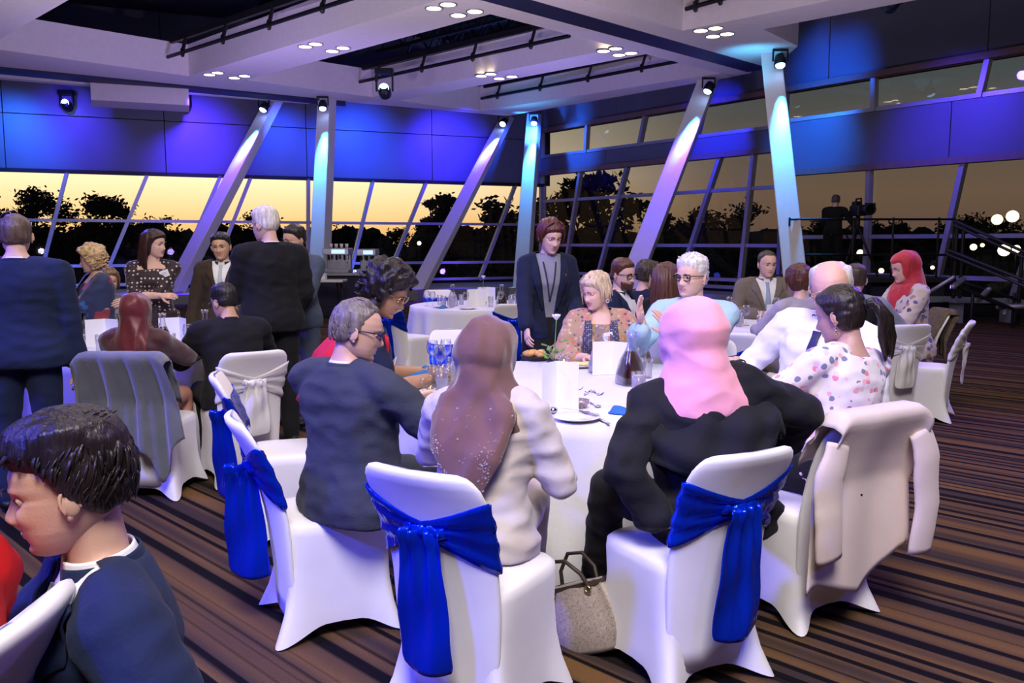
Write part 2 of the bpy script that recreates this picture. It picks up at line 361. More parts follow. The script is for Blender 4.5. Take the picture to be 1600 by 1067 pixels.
# windows: window_1 = back wall glazing, window_2.. = right wall
def rail(root, side, t0, t1, z, h=.09, d=.14, mat=alu, off=.02, name='transom'):
    m = MB(); m.bar(wp(side, t0, z, off), wp(side, t1, z, off), d, h); return m.build(name, mat, root)
def glaze(root, side, mull, z0, z1, trans, mat):
    """mull: list of ((t_top),(t_bottom)) slanted mullions between z1 and z0; panes fill the cells"""
    mull = sorted(mull)
    zs = [z0]+sorted(trans)+[z1]
    X = lambda mm, z: mm[1]+(mm[0]-mm[1])*(z-z0)/(z1-z0)
    for i in range(len(mull)-1):
        for j in range(len(zs)-1):
            a, b = mull[i], mull[i+1]; u, v = zs[j], zs[j+1]
            m = MB(); m.slab([wp(side, X(a, u), u), wp(side, X(b, u), u), wp(side, X(b, v), v), wp(side, X(a, v), v)], .02)
            m.build('pane', mat, root)
w1 = struct(MB().bar(wp('b', 0, GZ, .04), wp('b', 24, GZ, .04), .2, .1).build('window_1', black))
bm_ = [((103, 277), (68, 413)), ((226, 283), (172, 413)), ((340, 285), (284, 413)), ((388, 286), (338, 413)), ((481, 287), (481, 413)), ((580, 290), (552, 404)), ((662, 292), (618, 400)), ((735, 292), (686, 396)), ((803, 292), (765, 392)), ((-10, 272), (-60, 413))]
mul = []
for (a, b) in bm_:
    ta, za = wpix('b', *a); tb, zb = wpix('b', *b); k = (ta-tb)/(za-zb); mul.append((ta+k*(GZ-za), tb+k*(.3-zb)))
mul.append((0, 0)); mul += [(mul[9][0]+2.6, mul[9][1]+2.6), (mul[9][0]+6, mul[9][1]+6)]
glaze(w1, 'b', mul, .3, GZ, [.9, 2.16], pane_l)
for a, b in mul:
    m = MB(); m.bar(wp('b', a, GZ, .06), wp('b', b, .3, .06), .10, .16, up=NB); m.build('mullion', alu, w1)
for z in (.36, .9, 2.16): rail(w1, 'b', 0, 24, z, h=.08)
# slanted free mullion by the corner
def rwin(name, t0, t1, z0, z1, mpx, trans, top_mat=alu_red):
    o = struct(MB().bar(wp('r', t0, z1+.06, .08), wp('r', t1, z1+.06, .08), .26, .14).build(name, top_mat))
    ms = [(t0, t0), (t1, t1)]
    for a, b in mpx:
        ta, za = wpix('r', *a); tb, zb = wpix('r', *b); k = (ta-tb)/(za-zb); ms.append((ta+k*(z1-za), tb+k*(z0-zb)))
    glaze(o, 'r', ms, z0, z1, trans, pane_r)
    for a, b in ms:
        m = MB(); m.bar(wp('r', a, z1, .06), wp('r', b, z0, .06), .11, .16, up=NR); m.build('mullion', alu, o)
    for z in trans+[z0+.05]: rail(o, 'r', t0, t1, z, h=.09)
    return o
rwin('window_2', 0, tbay, .3, 3.82, [((908, 281), (890, 395)), ((980, 272), (940, 420)), ((1050, 262), (1015, 400)), ((1125, 256), (1080, 392)), ((1180, 248), (1161, 427))], [.55, 1.47, 2.95])
rwin('window_3', 0, tbay, 4.40, 5.25, [((920, 205), (918, 240)), ((1008, 197), (1001, 231)), ((1100, 180), (1090, 220))], [])
tE = 33
rwin('window_4', tbay, tE, .3, 3.2, [((1361, 274), (1356, 417)), ((1507, 261), (1469, 430)), ((1660, 240), (1585, 465))], [.8, 1.68])
rwin('window_5', tbay, tE, 4.50, 5.25, [((1369, 121), (1368, 181)), ((1547, 93), (1532, 157))], [])
# plinth along the glazing
def wallbox(name, side, t0, t1, o0, o1, z0, z1, mat):
    p = [wp(side, t0, 0, o0), wp(side, t1, 0, o0), wp(side, t1, 0, o1), wp(side, t0, 0, o1)]
    return struct(MB().prism([(q.x, q.y) for q in p], z0, z1).build(name, mat))
ledge_m = pm('ledge_paint', (.25, .27, .32), .5, vary=.05)
wallbox('trim_1', 'b', -.2, 24, .2, 3.9, 0, .24, ledge_m)
wallbox('trim_2', 'r', .5, 12, .2, 1.4, 0, .24, ledge_m)
# ---------------- roof and soffits on a grid turned 45 degrees
r2 = math.sqrt(.5)
def uv(u, v): return (r2*(u-v), r2*(u+v))
m = MB(); m.prism([(BL.x-.2, BL.y), (-22, -6), (19.6, -6), (RL.x, RL.y), (CR.x, CR.y+.2)], 8.0, 8.2); struct(m.build('ceiling', darkroof))
ZS = 5.6; ZT = 6.35
soff = []
def soffit(name, poly, zt=ZT, mat=plaster, z0=ZS):
    m = MB(); m.prism([uv(*p) for p in poly], z0, zt); o = struct(m.build(name, mat)); soff.append(o); return o
# rim beyond the openings, its outer edge along the glazed walls
soffit('ceiling_rim_1', [(3, 21), (11.1, 21.0), (11.1, 20.5), (20.05, 20.1), (20.0, 20.25), (14, 21.75), (11.1, 22.6), (6.4, 23.9), (3, 25)])
soffit('ceiling_rim_2', [(3, 24.1), (6.5, 24.2), (14, 22.15), (14, 22.4), (6.6, 24.5), (3, 25.4)], z0=ZS-.05)
soffit('ceiling_beam_1', [(9.8, 11.6), (11.05, 11.6), (11.05, 21), (9.8, 21)])
soffit('ceiling_beam_2', [(14.8, 11.6), (15.7, 11.6), (15.7, 20.3), (14.8, 20.3)])
soffit('ceiling_beam_3', [(18.7, 11.6), (19.3, 11.5), (20.0, 20.1), (18.7, 20.1)])
soffit('ceiling_beam_main_1', [(2, 11.05), (19.2, 11.05), (19.3, 11.6), (2, 11.6)])
soffit('ceiling_beam_main_slot_shade', [(2, 10.45), (19, 10.45), (19, 11.05), (2, 11.05)], mat=pm('painted_slot_shade', (.02, .02, .06), .6, vary=.1), z0=ZS-.005)  # flush navy strip: the recess's shade is painted, nothing is cut in
soffit('ceiling_beam_main_2', [(2, 9.85), (18.0, 9.85), (18.9, 10.45), (2, 10.45)])
soffit('ceiling_beam_4', [(14.5, 2), (15.5, 2), (15.5, 9.85), (14.5, 9.85)])
soffit('ceiling_beam_4_end', [(15.5, 8.7), (17.3, 8.9), (18.4, 9.85), (15.5, 9.85)])
soffit('ceiling_beam_5', [(4.2, 11.6), (5.4, 11.6), (5.4, 21), (4.2, 21)])
pl_ = [atz(*q, ZS) for q in ((-20, 102), (300, 134), (540, 158), (540, 163), (300, 141), (-20, 110))]
m = MB(); m.prism([(q.x, q.y) for q in pl_], ZS-.06, ZS+.01); soff.append(struct(m.build('slot_shade_strip', pm('painted_slot_shade', (.02, .02, .06)))))  # dark strip laid on the rim, its colour standing in for slot shade
for i, o in enumerate(soff): o.name = 'ceiling_%d' % (i+1)
# duct drop behind the rim on the left (pale box)
m = MB(); m.prism([tuple(aty(142, 150, 22.3).xy), tuple(aty(295, 150, 23.2).xy), tuple(aty(295, 150, 24.4).xy), tuple(aty(142, 150, 23.4).xy)], 5.12, 5.62); struct(m.build('ceiling_20', plaster))
# rafters in the void
for i in range(9):
    u = 11.5+i*.9
    t = thing('roof_truss', 'dark steel roof truss %s in the ceiling opening' % ['nearest the camera', 'second', 'third', 'fourth', 'fifth', 'sixth', 'seventh', 'eighth', 'farthest'][i], 'truss', (0, 0, 0), 0, 'steel trusses above the ceiling')
    for z in (6.9, 7.5):
        m = MB(); m.bar((*uv(u, 9), z), (*uv(u, 20.5), z), .08, .08); m.build('chord', black, t)
    m = MB()
    for k in range(11):
        v = 9.3+k; m.bar((*uv(u, v), 6.9), (*uv(u, v+.5), 7.5), .04, .04); m.bar((*uv(u, v+.5), 7.5), (*uv(u, v+1), 6.9), .04, .04)
    m.build('web', black, t)
# pipe tracks on brackets under the opening edges
def track(p0, p1, z, side_u, label):
    a = atz(*p0, z); b = atz(*p1, z)
    t = thing('lighting_track', label, 'rail', a)
    m = MB(); m.tube([V(), b-a], .045, 8, round_ends=False); m.build('pipe', black, t)
    n = max(2, int((b-a).length/1.6))
    for i in range(n):
        p = (b-a)*((i+.4)/n); m = MB(); m.bar(p+V((0, 0, 0)), p+V((.12, -.02, .42)), .06, .06); m.tube([p-V((.0, 0, .06)), p+V((0, 0, .06))], .05, 6); m.build('bracket', black, t)
    m = MB(); m.bar(V((.1, 0, .38)), b-a+V((.1, 0, .38)), .09, .14); m.build('cable_tray', black, t)
track((262, 89), (560, -6), 5.95, 0, 'black pipe track below the upper left ceiling opening')
track((562, 128), (890, 56), 5.95, 0, 'black pipe track carrying the moving spotlight, middle ceiling opening')
track((752, 154), (1058, 96), 5.95, 0, 'black pipe track under the far ceiling opening')
track((-20, 42), (100, -8), 5.95, 0, 'black pipe track at the top left corner of the ceiling')
track((1072, 14), (1150, -8), 5.95, 0, 'black pipe track at the top right ceiling opening')
# leaning columns
def col(p0, p1, wid, dep, label, tint, power, zt=5.6, lz=.24, yb=None, yt=None):
    a = atz(*p0, zt) if yt is None else aty(p0[0], p0[1], yt); b = aty(p1[0], p1[1], yb) if yb else atz(*p1, lz)
    t = thing('leaning_column', label, 'column', (b.x, b.y, 0), 0)
    top = a-V((b.x, b.y, 0)); bot = V((0, 0, 0)) if b.z < .3 else V((0, 0, b.z)); top.z = zt+.1
    m = MB(); dx = V((wid/2, 0, 0)); dy = V((0, dep/2, 0)); R = M.Rotation(rad(-18), 3, 'Z')
    def q(c, k): return [c+R @ (dx*i*k+dy*j*k) for i, j in ((-1, -1), (1, -1), (1, 1), (-1, 1))]
    m.loft([q(bot, 1), q(top, .94)]); m.build('shaft', col_white, t, bevel=.02)
    m = MB(); m.loft([q(bot, 1.25), q(bot+V((0, 0, .30)), 1.25)]); m.build('base_plate', alu, t)
    # fixture near the top, in front of the column
    d = (bot-top).normalized(); fp = top+d*.45+V((.0, -wid/2-.30, 0)); aim = (d*1.0+V((0, .10, 0))).normalized()
    f = thing('column_spotlight', 'blue spotlight heading the ' + label.split(',')[0], 'spotlight', V((b.x, b.y, 0))+fp)
    Rq = aim.to_track_quat('-Z', 'Y').to_matrix()
    m = MB(); m.lathe([(.0, .16), (.09, .16), (.12, .05), (.13, -.08), (.115, -.08)], n=16, R=Rq); m.build('housing', black, f, True)
    m = MB(); m.sphere((0, 0, 0), (.10, .10, .06), 14, 8, Rq); m.v = [tuple(V(p)+Rq @ V((0, 0, -.07))) for p in m.v]; m.build('lens', em_blue, f, True)
    m = MB(); m.bar((-.15, 0, .02), (-.15, 0, .25), .03, .05); m.bar((.15, 0, .02), (.15, 0, .25), .03, .05); m.bar((-.16, 0, .25), (.16, 0, .25), .03, .05); m.build('yoke', black, f)
    w0 = V((b.x, b.y, 0))+fp+aim*.2
    spot('column_beam', w0, w0+aim, power*2.2, tint, 30, .8, .08)
    spot('column_beam_narrow', w0, w0+d*2.2+V((0, .62, 0)), 1300, (.03, .70, 1), 17, .6, .05)
    return t
CY = (.05, .35, 1); VI = (.10, .03, 1)
col((430, 160), (262, 459), .42, .42, 'leaning column between the left window bays, tilted right', VI, 3200)
col((512, 183), (497, 459), .42, .42, 'nearly upright column beside the drinks counter', CY, 1700, yt=25.3)
col((793, 188), (645, 455), .42, .42, 'leaning column behind the woman in red, tilted right', VI, 3200)
col((835, 183), (814, 452), .42, .42, 'nearly upright column at the corner of the glazing', CY, 1700)
col((1108, 128), (970, 466), .50, .50, 'leaning column left of the white-haired man in glasses', VI, 3200)
col((1204, 86), (1251, 486), .45, .45, 'nearly upright column at the camera platform', CY, 1700)
# moving head spots on tracks and walls
def mover(px, py, Y, label, s=1, em=em_cyan, hang=.35):
    p = aty(px, py, Y); t = thing('moving_spotlight', label, 'spotlight', p)
    R = M.Rotation(rad(70), 3, 'X'); m = MB(); m.lathe([(0, .17*s), (.10*s, .17*s), (.15*s, .05*s), (.15*s, -.12*s), (.13*s, -.12*s)], n=18, R=R); m.build('housing', black, t, True)
    m = MB(); m.sphere((0, -.13*s, .05*s), (.12*s, .04*s, .12*s), 16, 8); m.build('lens', em, t, True)
    m = MB(); m.bar((-.19*s, 0, 0), (-.19*s, 0, hang), .04, .07); m.bar((.19*s, 0, 0), (.19*s, 0, hang), .04, .07); m.box((0, 0, hang+.04), (.42*s, .26*s, .12)); m.build('yoke', black, t)
def WQ(px, py): t_, z_ = wpix('b', px, py, .45); return wp('b', t_, z_, .45).y
mover(601, 143, 21.0, 'moving head spotlight hanging from the middle ceiling track', 1.0, em_cyan, .42)
mover(105, 165, WQ(105, 165), 'glaring blue floodlight on the upper left wall', .9, em_blue, .3)
mover(290, 168, WQ(290, 168), 'black spotlight with a tiny lit lens on the left upper wall', .8, black, .4)
mover(1393, 6, 16, 'blue spotlight at the edge of the top right ceiling beam', .9, em_blue, .35)
# downlights: recessed glowing discs
def downlight(u, v, i, lab):
    x, y = uv(u, v); t = thing('ceiling_downlight', lab, 'downlight', (x, y, ZS), 0, 'recessed round ceiling downlights')
    m = MB(); m.lathe([(.13, -.02), (.16, -.02), (.16, .02), (.13, .02), (.13, -.02)], n=20); m.build('trim_ring', alu, t, True)
    m = MB(); m.lathe([(0, -.012), (.13, -.012)], n=20); m.build('lamp', em_warm, t)
for lab, pts in {'four on the near ceiling beam, upper middle': [(678, 12), (700, 6), (716, 23), (742, 17)], 'four on the first ceiling beam above the white-haired man': [(477, 72), (493, 68), (519, 79), (536, 74)],
                 'four on the left end of the first ceiling beam': [(327, 116), (340, 113), (366, 121), (382, 118)], 'four in the second ceiling beam': [(752, 118), (767, 115), (780, 122), (800, 119)],
                 'four where the beams cross': [(943, 79), (962, 75), (967, 85), (986, 82)], 'four beside the right column head': [(1095, 47), (1118, 43), (1114, 56), (1136, 52)]}.items():
    for i, p in enumerate(pts):
        q = atz(*p, ZS); u = (q.x+q.y)*r2; v = (-q.x+q.y)*r2
        downlight(u, v, i, ('leftmost', 'second', 'third', 'rightmost')[i]+' round downlight of the '+lab)
# colour washes on the upper walls and soffits
def wash(px, py, side, power, colr, ang=60):
    t_, z_ = wpix(side, px, py); tg = wp(side, t_, z_); src = wp(side, t_, 5.3, 2.6)
    spot('wall_wash', src, tg, power, colr, ang, 1.0, .1)
wash(20, 230, 'b', 1100, (0.024, 0.15, 1), 70)
wash(110, 215, 'b', 704, (0.06, 0.036, 1), 70)
wash(300, 235, 'b', 1760, (0.072, 0.024, 1), 80)
wash(440, 230, 'b', 990, (0.024, 0.072, 1), 60)
wash(560, 240, 'b', 1540, (0.018, 0.072, 1), 80)
wash(700, 245, 'b', 1870, (0.042, 0.024, 1), 80)
wash(800, 250, 'b', 770, (0.018, 0.09, 1), 60)
wash(900, 240, 'r', 1100, (0.018, 0.132, 1), 60)
wash(1120, 215, 'r', 1320, (0.018, 0.024, 1), 70)
wash(1270, 230, 'r', 1100, (0.012, 0.168, 1), 60)
wash(1500, 225, 'r', 924, (0.072, 0.036, 1), 80)
wash(890, 180, 'r', 528, (0.018, 0.15, 1), 60)
wash(1300, 115, 'r', 726, (0.012, 0.132, 1), 60)
for (px, py, sd_) in ((90, 380, 'b'), (230, 390, 'b'), (400, 390, 'b'), (590, 370, 'b'), (740, 380, 'b'), (900, 360, 'r'), (1010, 360, 'r'), (1140, 350, 'r'), (1380, 380, 'r')):
    t_, z_ = wpix(sd_, px, py); spot('mullion_wash', wp(sd_, t_, .5, 3.2), wp(sd_, t_, 1.6, 0), 160, (.06, .10, 1) if px % 20 else (.12, .06, 1), 90, 1, .1)
q = atz(1180, 80, ZS); spot('soffit_beam_blue', (q.x-.3, q.y-.5, 4.6), (q.x, q.y, ZS), 90, (.08, .55, 1), 90, 1, .2)
q = atz(790, 170, ZS); spot('soffit_corner_blue', (q.x, q.y-1, 3.6), (q.x, q.y-1.5, ZS), 250, (.08, .45, 1), 100, 1, .2)
# ================================================================== OUTSIDE
gm = pm('night_ground', (.012, .014, .02), .95, vary=.4, vscale=.05)
m = MB(); N_ = 40
m.prism([(-900, 32), (-45, 12), (-10, 31), (1, 33), (22, 10), (45, -40), (1200, -60), (1200, 1500), (-1200, 1500)], -4.2, -4.0); struct(m.build('ground', gm))
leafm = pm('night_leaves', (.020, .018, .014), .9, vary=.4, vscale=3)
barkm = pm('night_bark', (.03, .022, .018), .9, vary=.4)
def outer_tree(px, py_top, Y, wpx, label, seed, dens=1.0, gap=.35):
    rnd = random.Random(seed); top = aty(px, py_top, Y); base = V((top.x, Y, -4.0)); H = top.z+4; W = wpx/F_PX*Y
    t = thing('gum_tree', label, 'tree', base, 0)
    tk = MB(); tk.tube([(0, 0, 0), (W*.04, 0, H*.3), (-W*.02, 0, H*.55)], [H*.028, H*.02, H*.014], 7)
    lf = MB(); cl = []
    for i in range(int(11*dens)+4):
        a = rnd.uniform(0, 6.28); rr = rnd.uniform(.1, .5)*W; z = H*rnd.uniform(.42, .93)
        z = min(z, H*(1-.25*(2*rr/W)**2)-.4); c = V((math.cos(a)*rr, math.sin(a)*rr*.6, z)); cl.append(c)
        k = V((0, 0, H*rnd.uniform(.3, .5))); mid = (k+c)*.5+V((0, 0, -H*.03)); tk.tube([k, mid, c], [H*.010, H*.007, H*.003], 5)
        R0 = W*rnd.uniform(.10, .20)
        for j in range(int(150*dens)):
            p = c+V((rnd.gauss(0, 1), rnd.gauss(0, 1), rnd.gauss(0, .55)))*R0*.55
            s = W*.018+.10; d = V((rnd.uniform(-1, 1), rnd.uniform(-1, 1), rnd.uniform(-1, .3))).normalized(); e = d.cross(V((rnd.random(), rnd.random(), rnd.random()))).normalized()
            lf.add([p-d*s, p+e*s*.5, p+d*s, p-e*s*.5], [(0, 1, 2, 3)])
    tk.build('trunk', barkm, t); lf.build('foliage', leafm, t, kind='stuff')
TR = [(45, 285, 60, 120, 'wide round dark tree behind the far left window'), (165, 300, 62, 120, 'dark tree seen past the blonde woman'), (100, 350, 70, 210, 'low dark tree mass under the left windows'),
      (245, 335, 80, 90, 'small dark tree behind the long-haired woman'), (410, 305, 75, 90, 'spreading gum tree behind the white-haired standing man'), (340, 345, 68, 130, 'dark rounded tree behind the man in brown'),
      (545, 325, 60, 95, 'airy gum tree right of the upright column'), (690, 285, 40, 90, 'gum tree with hanging branches behind the leaning column'), (800, 290, 38, 130, 'dark gum tree behind the corner column'),
      (940, 262, 34, 190, 'large dark gum tree filling the corner window'), (1020, 275, 36, 130, 'dark leafy tree behind the right leaning column'), (1135, 300, 55, 120, 'dense dark tree right of the right leaning column'),
      (1270, 338, 80, 90, 'low dark tree behind the platform railing'), (640, 352, 90, 90, 'dark tree clump beyond the drinks counter'), (860, 300, 45, 110, 'dark tree right of the corner column'),
      (1385, 335, 95, 80, 'small dark tree right of the video camera'), (1520, 325, 130, 120, 'distant dark tree near the outdoor lamps')]
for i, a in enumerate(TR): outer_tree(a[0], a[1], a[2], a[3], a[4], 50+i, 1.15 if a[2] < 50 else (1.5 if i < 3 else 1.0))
def bush(m, c, r):
    k = len(m.v); m.sphere(c, r, 12, 7); c = V(c)
    for i in range(k, len(m.v)): m.v[i] = tuple(c+(V(m.v[i])-c)*rnd.uniform(.72, 1.12))
# distant tree line
m = MB(); rnd = random.Random(5)
for i in range(420):
    x = rnd.uniform(-140, 160); y = rnd.uniform(120, 180); h = rnd.uniform(2.5, 6.5); bush(m, (x, y, -4+h*.35), (rnd.uniform(3, 7), 3, h))
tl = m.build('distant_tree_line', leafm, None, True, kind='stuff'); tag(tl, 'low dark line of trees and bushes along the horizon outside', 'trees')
m = MB()
for i in range(200):
    x = rnd.uniform(-45, 60); y = rnd.uniform(44, 75); h = rnd.uniform(1.5, 3.6); bush(m, (x, y, -4+h*.3), (rnd.uniform(1.2, 3), 2, h))
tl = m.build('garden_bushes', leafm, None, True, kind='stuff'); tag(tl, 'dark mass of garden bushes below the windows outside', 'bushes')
for i, (px, py, Y, s) in enumerate([(1558, 343, 70, 8), (1582, 338, 70, 9), (1521, 386, 55, 5), (1569, 391, 50, 9), (1588, 389, 50, 6), (1344, 395, 45, 5), (1457, 418, 45, 3), (1535, 383, 60, 3), (655, 380, 60, 3), (1377, 423, 40, 4)]):
    p = aty(px, py, Y); t = thing('outdoor_lamp', 'yellow outdoor lamp beyond the glass, ' + ['upper left of the top pair', 'upper right of the top pair', 'small one below the top pair', 'large one in the lower pair', 'small right one in the lower pair', 'below the video camera', 'low one behind the ramp rails', 'faint one between the pairs', 'seen left of the corner column', 'at the face of the woman in red headscarf'][i], 'lamp', p)
    r = s/F_PX*Y; m = MB(); m.sphere((0, 0, 0), r, 12, 8); m.build('globe', em_lamp, t, True)
    m = MB(); m.tube([(0, 0, -r), (0, 0, -4.0-p.z)], .06, 6); m.build('post', black, t)
# ================================================================== FURNITURE
def sgnpow(c, p): return math.copysign(abs(c)**p, c)
def bcen(z):   # rear line of the backrest at height z
    ks = [(.08, -.178), (.30, -.192), (.42, -.200), (.50, -.208), (.60, -.228), (.72, -.275), (.80, -.315), (.88, -.36)]
    for (a, ya), (b, yb) in zip(ks, ks[1:]):
        if z <= b: return ya+(yb-ya)*(z-a)/(b-a)
    return ks[-1][1]
def bhw(z):
    ks = [(.08, .17), (.20, .190), (.40, .203), (.60, .205), (.74, .218), (.80, .218), (.835, .208), (.86, .180), (.868, .150)]
    for (a, ya), (b, yb) in zip(ks, ks[1:]):
        if z <= b: return ya+(yb-ya)*(z-a)/(b-a)
    return ks[-1][1]
def back_pt(a, z, off=0, th=.020):
    hw = bhw(z)+off; x = sgnpow(math.cos(a), .75)*hw; y = bcen(z)-.012*0+sgnpow(math.sin(a), .75)*(th+off)-(.012+.018*min(1, max(0, (z-.25)/.3)))*(1-(x/hw)**2)
    return (x, y, z)
def make_skirt():
    m = MB(); n = 72; rings = []
    for z, hw, fl in ((0.0, .212, 1.0), (.03, .211, .85), (.10, .205, .55), (.20, .202, .28), (.32, .204, .10), (.42, .212, .02), (.452, .210, 0), (.466, .196, 0), (.470, .15, 0)):
        ring = []
        for j in range(n):
            a = 2*math.pi*j/n; c, s_ = math.cos(a), math.sin(a); k = abs(2*c*s_)     # 1 at the corners
            x = sgnpow(c, .42)*hw; y = sgnpow(s_, .42)*hw
            f = fl*(.062*k**3-.018*(1-k)); f2 = f*(1.5 if y < 0 else .8)
            x += sgnpow(c, .5)*f; y += sgnpow(s_, .5)*f2
            zz = z
            if z < .12: zz = z+(.055*(1-k**2)*(1-z/.12)+.006)
            ring.append((x, y, zz))
        rings.append(ring)
    m.loft(rings, cap=False); b = len(m.v); m.v.append((0, 0, .472))
    for j in range(n): m.f.append([b, (len(rings)-1)*n+j, (len(rings)-1)*n+(j+1) % n]); m.m.append(0)
    return m
def make_back():
    m = MB(); rings = []
    for z in (.08, .16, .25, .34, .41, .48, .55, .62, .68, .74, .79, .82, .845, .860, .868):
        th = .024 if z < .85 else (.018 if z < .865 else .008)
        rings.append([back_pt(2*math.pi*j/40, z, 0, th) for j in range(40)])
    m.loft(rings); return m
def make_sash():
    m = MB(); g = []
    for i in range(81):
        a = 2*math.pi*i/80; s_ = math.sin(a); c = math.cos(a)
        rear = max(0, -s_)*(1-abs(c))**.6                    # 1 at the rear centre
        ed = abs(c)**3
        top = .755-.055*rear+.025*ed; bot = .575+.075*rear-.035*ed
        if s_ < 0: top = .735+.045*abs(c)-.01; top = .700+.085*abs(c)**.9; bot = .635-.095*abs(c)**.9
        row = []
        for j in range(13):
            v = j/12; z = bot+(top-bot)*v; pf = .006+.004*math.sin(v*20+a*2)+(.004*math.sin(v*33+c*4) if s_ < 0 else 0)
            row.append(back_pt(a, z, pf+.004, .022))
        g.append(row)
    m.sheet(g, .003); return m
def make_knot():
    m = MB(); y0 = bcen(.66)-.062; pts = []
    for i in range(13):
        t = i/12; x = -.062+.124*t; pts.append((x, y0-.014*math.sin(t*math.pi)+.010, .672+.006*math.sin(t*19)))
    m.tube(pts, [.022+.005*math.sin(i*2.3) for i in range(13)], 12); return m
def make_tail(L=.47, w0=.068, w1=.096, x0=0.0, seed=0, curl=.012):
    m = MB(); g = []; rnd = random.Random(seed); y0 = bcen(.66)-.075
    for i in range(29):
        t = i/28; row = []
        for j in range(25):
            s_ = j/12-1; w_ = w0+(w1-w0)*min(1, t*1.6); x = x0+s_*w_
            amp = .014*math.exp(-t*5)+.006*(1-t)
            y = y0+.02*t-.012*(1-s_*s_)+amp*math.sin(s_*9+1)+.007*math.sin(s_*3.2+t*4+seed)+.004*math.sin(t*12+s_*2)
            z = .682-L*t; 
            if t > .9: z = .682-L*(.9+(t-.9)*(1-.35*abs(s_)**3)); x *= 1-.10*((t-.9)/.1)**2
            if i == 0: z -= .004; 
            row.append((x, y-.01*math.sin(min(1, t*8)*3.1), z))
        g.append(row)
    m.sheet(g, .003); return m
def make_foot(sx, sy):
    m = MB(); x = sx*.255; y = sy*(.232 if sy > 0 else .280); m.lathe([(0, 0), (.022, 0), (.020, .02), (.012, .05), (0, .05)], (x*.97, y*.97, .002), 12); return m
CHM = dict(skirt=make_skirt().build('x', spandex, None, True).data, back=make_back().build('x', spandex, None, True).data,
           sash=make_sash().build('x', satin, None, True).data, knot=make_knot().build('x', satin, None, True).data, tail=make_tail().build('x', satin, None, True).data)
CHM.update(sashw=make_sash().build('x', satin_w, None, True).data, knotw=make_knot().build('x', satin_w, None, True).data, tailw=make_tail(.36, .065, .095, seed=3).build('x', satin_w, None, True).data)
FEET = [make_foot(a, b).build('x', alu, None, True).data for a in (-1, 1) for b in (-1, 1)]
for o in list(C.objects):
    if o.name.startswith('x'): bpy.data.objects.remove(o)
def chair(x, y, yaw, label, kind='blue', group='white covered banquet chairs', scale=1):
    t = thing('banquet_chair', label, 'chair', (x, y, 0), -rad(yaw), group)
    if scale != 1: t.scale = (scale,)*3
    link('seat_cover', CHM['skirt'], t); b = link('back_cover', CHM['back'], t)
    if kind != 'none':
        s_ = {'blue': '', 'white': 'w'}[kind]
        sa = link('sash', CHM['sash'+s_], t); link('knot', CHM['knot'+s_], sa); link('tail', CHM['tail'+s_], sa)
    return t
def table(x, y, r, label, clabel, seed, z=.75, lobes=26, amp=.045):
    t = thing('banquet_table', label, 'table', (x, y, 0), 0, 'round banquet tables')
    m = MB(); m.lathe([(0, z-.035), (r-.01, z-.035), (r-.01, z-.008), (0, z-.008)], n=48); m.build('tabletop', pm('plywood', (.4, .28, .16), .6, vary=.2), t)
    for i in range(4):
        a = rad(45+90*i); m = MB(); m.tube([(math.cos(a)*r*.55, math.sin(a)*r*.55, z-.035), (math.cos(a)*r*.6, math.sin(a)*r*.6, .0)], .015, 8, round_ends=False); m.build('leg', alu, t)
    rnd = random.Random(seed); ph = [rnd.uniform(0, 6.28) for _ in range(6)]; n = 240; rings = []
    prof = [(0.0, z), (r*.5, z), (r-.015, z)]
    for q, zz in prof[1:]: rings.append([(q*math.cos(2*math.pi*j/n), q*math.sin(2*math.pi*j/n), zz) for j in range(n)])
    for k in range(12):
        s_ = k/11; zz = (z-.006)*(1-s_)+.012*s_; am = amp*min(1, s_*1.6)**.9
        ring = []
        for j in range(n):
            a = 2*math.pi*j/n
            f = math.sin(lobes*a*.5+ph[0]+1.3*math.sin(2*a+ph[1]))*.6+math.sin(lobes*a*.77+ph[2]+1.1*math.sin(3*a+ph[3]))*.4
            f = (abs(f)**.8)*math.copysign(1, f)
            q = r+.006+am*(.55+f)+.02*s_; ring.append((q*math.cos(a), q*math.sin(a), zz))
        rings.append(ring)
    m = MB(); m.loft(rings, cap=False); b = len(m.v); m.v.append((0, 0, z))
    for j in range(n): m.f.append([b, (j+1) % n, j]); m.m.append(0)
    o = m.build('tablecloth', cloth_w, None, True); o.location = (x, y, 0); tag(o, clabel, 'tablecloth', 'white round tablecloths')
TM = (.37, 4.72, 1.05); TL = (-2.78, 6.48, .90); TR_ = (2.75, 8.30, .88); TB = (-.37, 11.0, .92); TQ = (1.0, 9.6, .8)
table(*TM, 'round banquet table in the middle of the group, under white cloth', 'white cloth over the central round table with plates and carafes', 3)
table(*TL, 'round banquet table at the left behind the maroon headscarf', 'white cloth over the left round table', 4)
table(*TR_, 'round banquet table at the right before the man in grey suit', 'white cloth over the right round table', 5)
table(*TB, 'empty round banquet table behind the brown headscarf', 'white cloth over the unoccupied back table', 6)
CH = {}
CH['B'] = chair(-.105, 2.80, 31, 'covered chair with blue sash under the woman in brown headscarf')
CH['C'] = chair(.60, 3.03, -28, 'covered chair with blue sash under the woman in pink headscarf')
CH['A'] = chair(-.74, 3.42, 66, 'covered chair with blue sash under the grey-haired man in glasses')
CH['A2'] = chair(-1.16, 4.45, 74, 'covered chair with blue sash left of the woman in red')
CH['D'] = chair(1.20, 3.56, -30, 'covered chair carrying the cream blazer', 'none')
CH['E1'] = chair(-.36, 6.33, 168, 'empty white chair with blue sash, far side of central table')
CH['E3'] = chair(.62, 6.05, 190, 'covered chair under the blonde woman in floral shawl')
CH['E4'] = chair(1.22, 5.72, 215, 'covered chair under the white-haired man in black glasses')
CH['E5'] = chair(1.50, 4.35, 250, 'covered chair under the old man in white shirt')
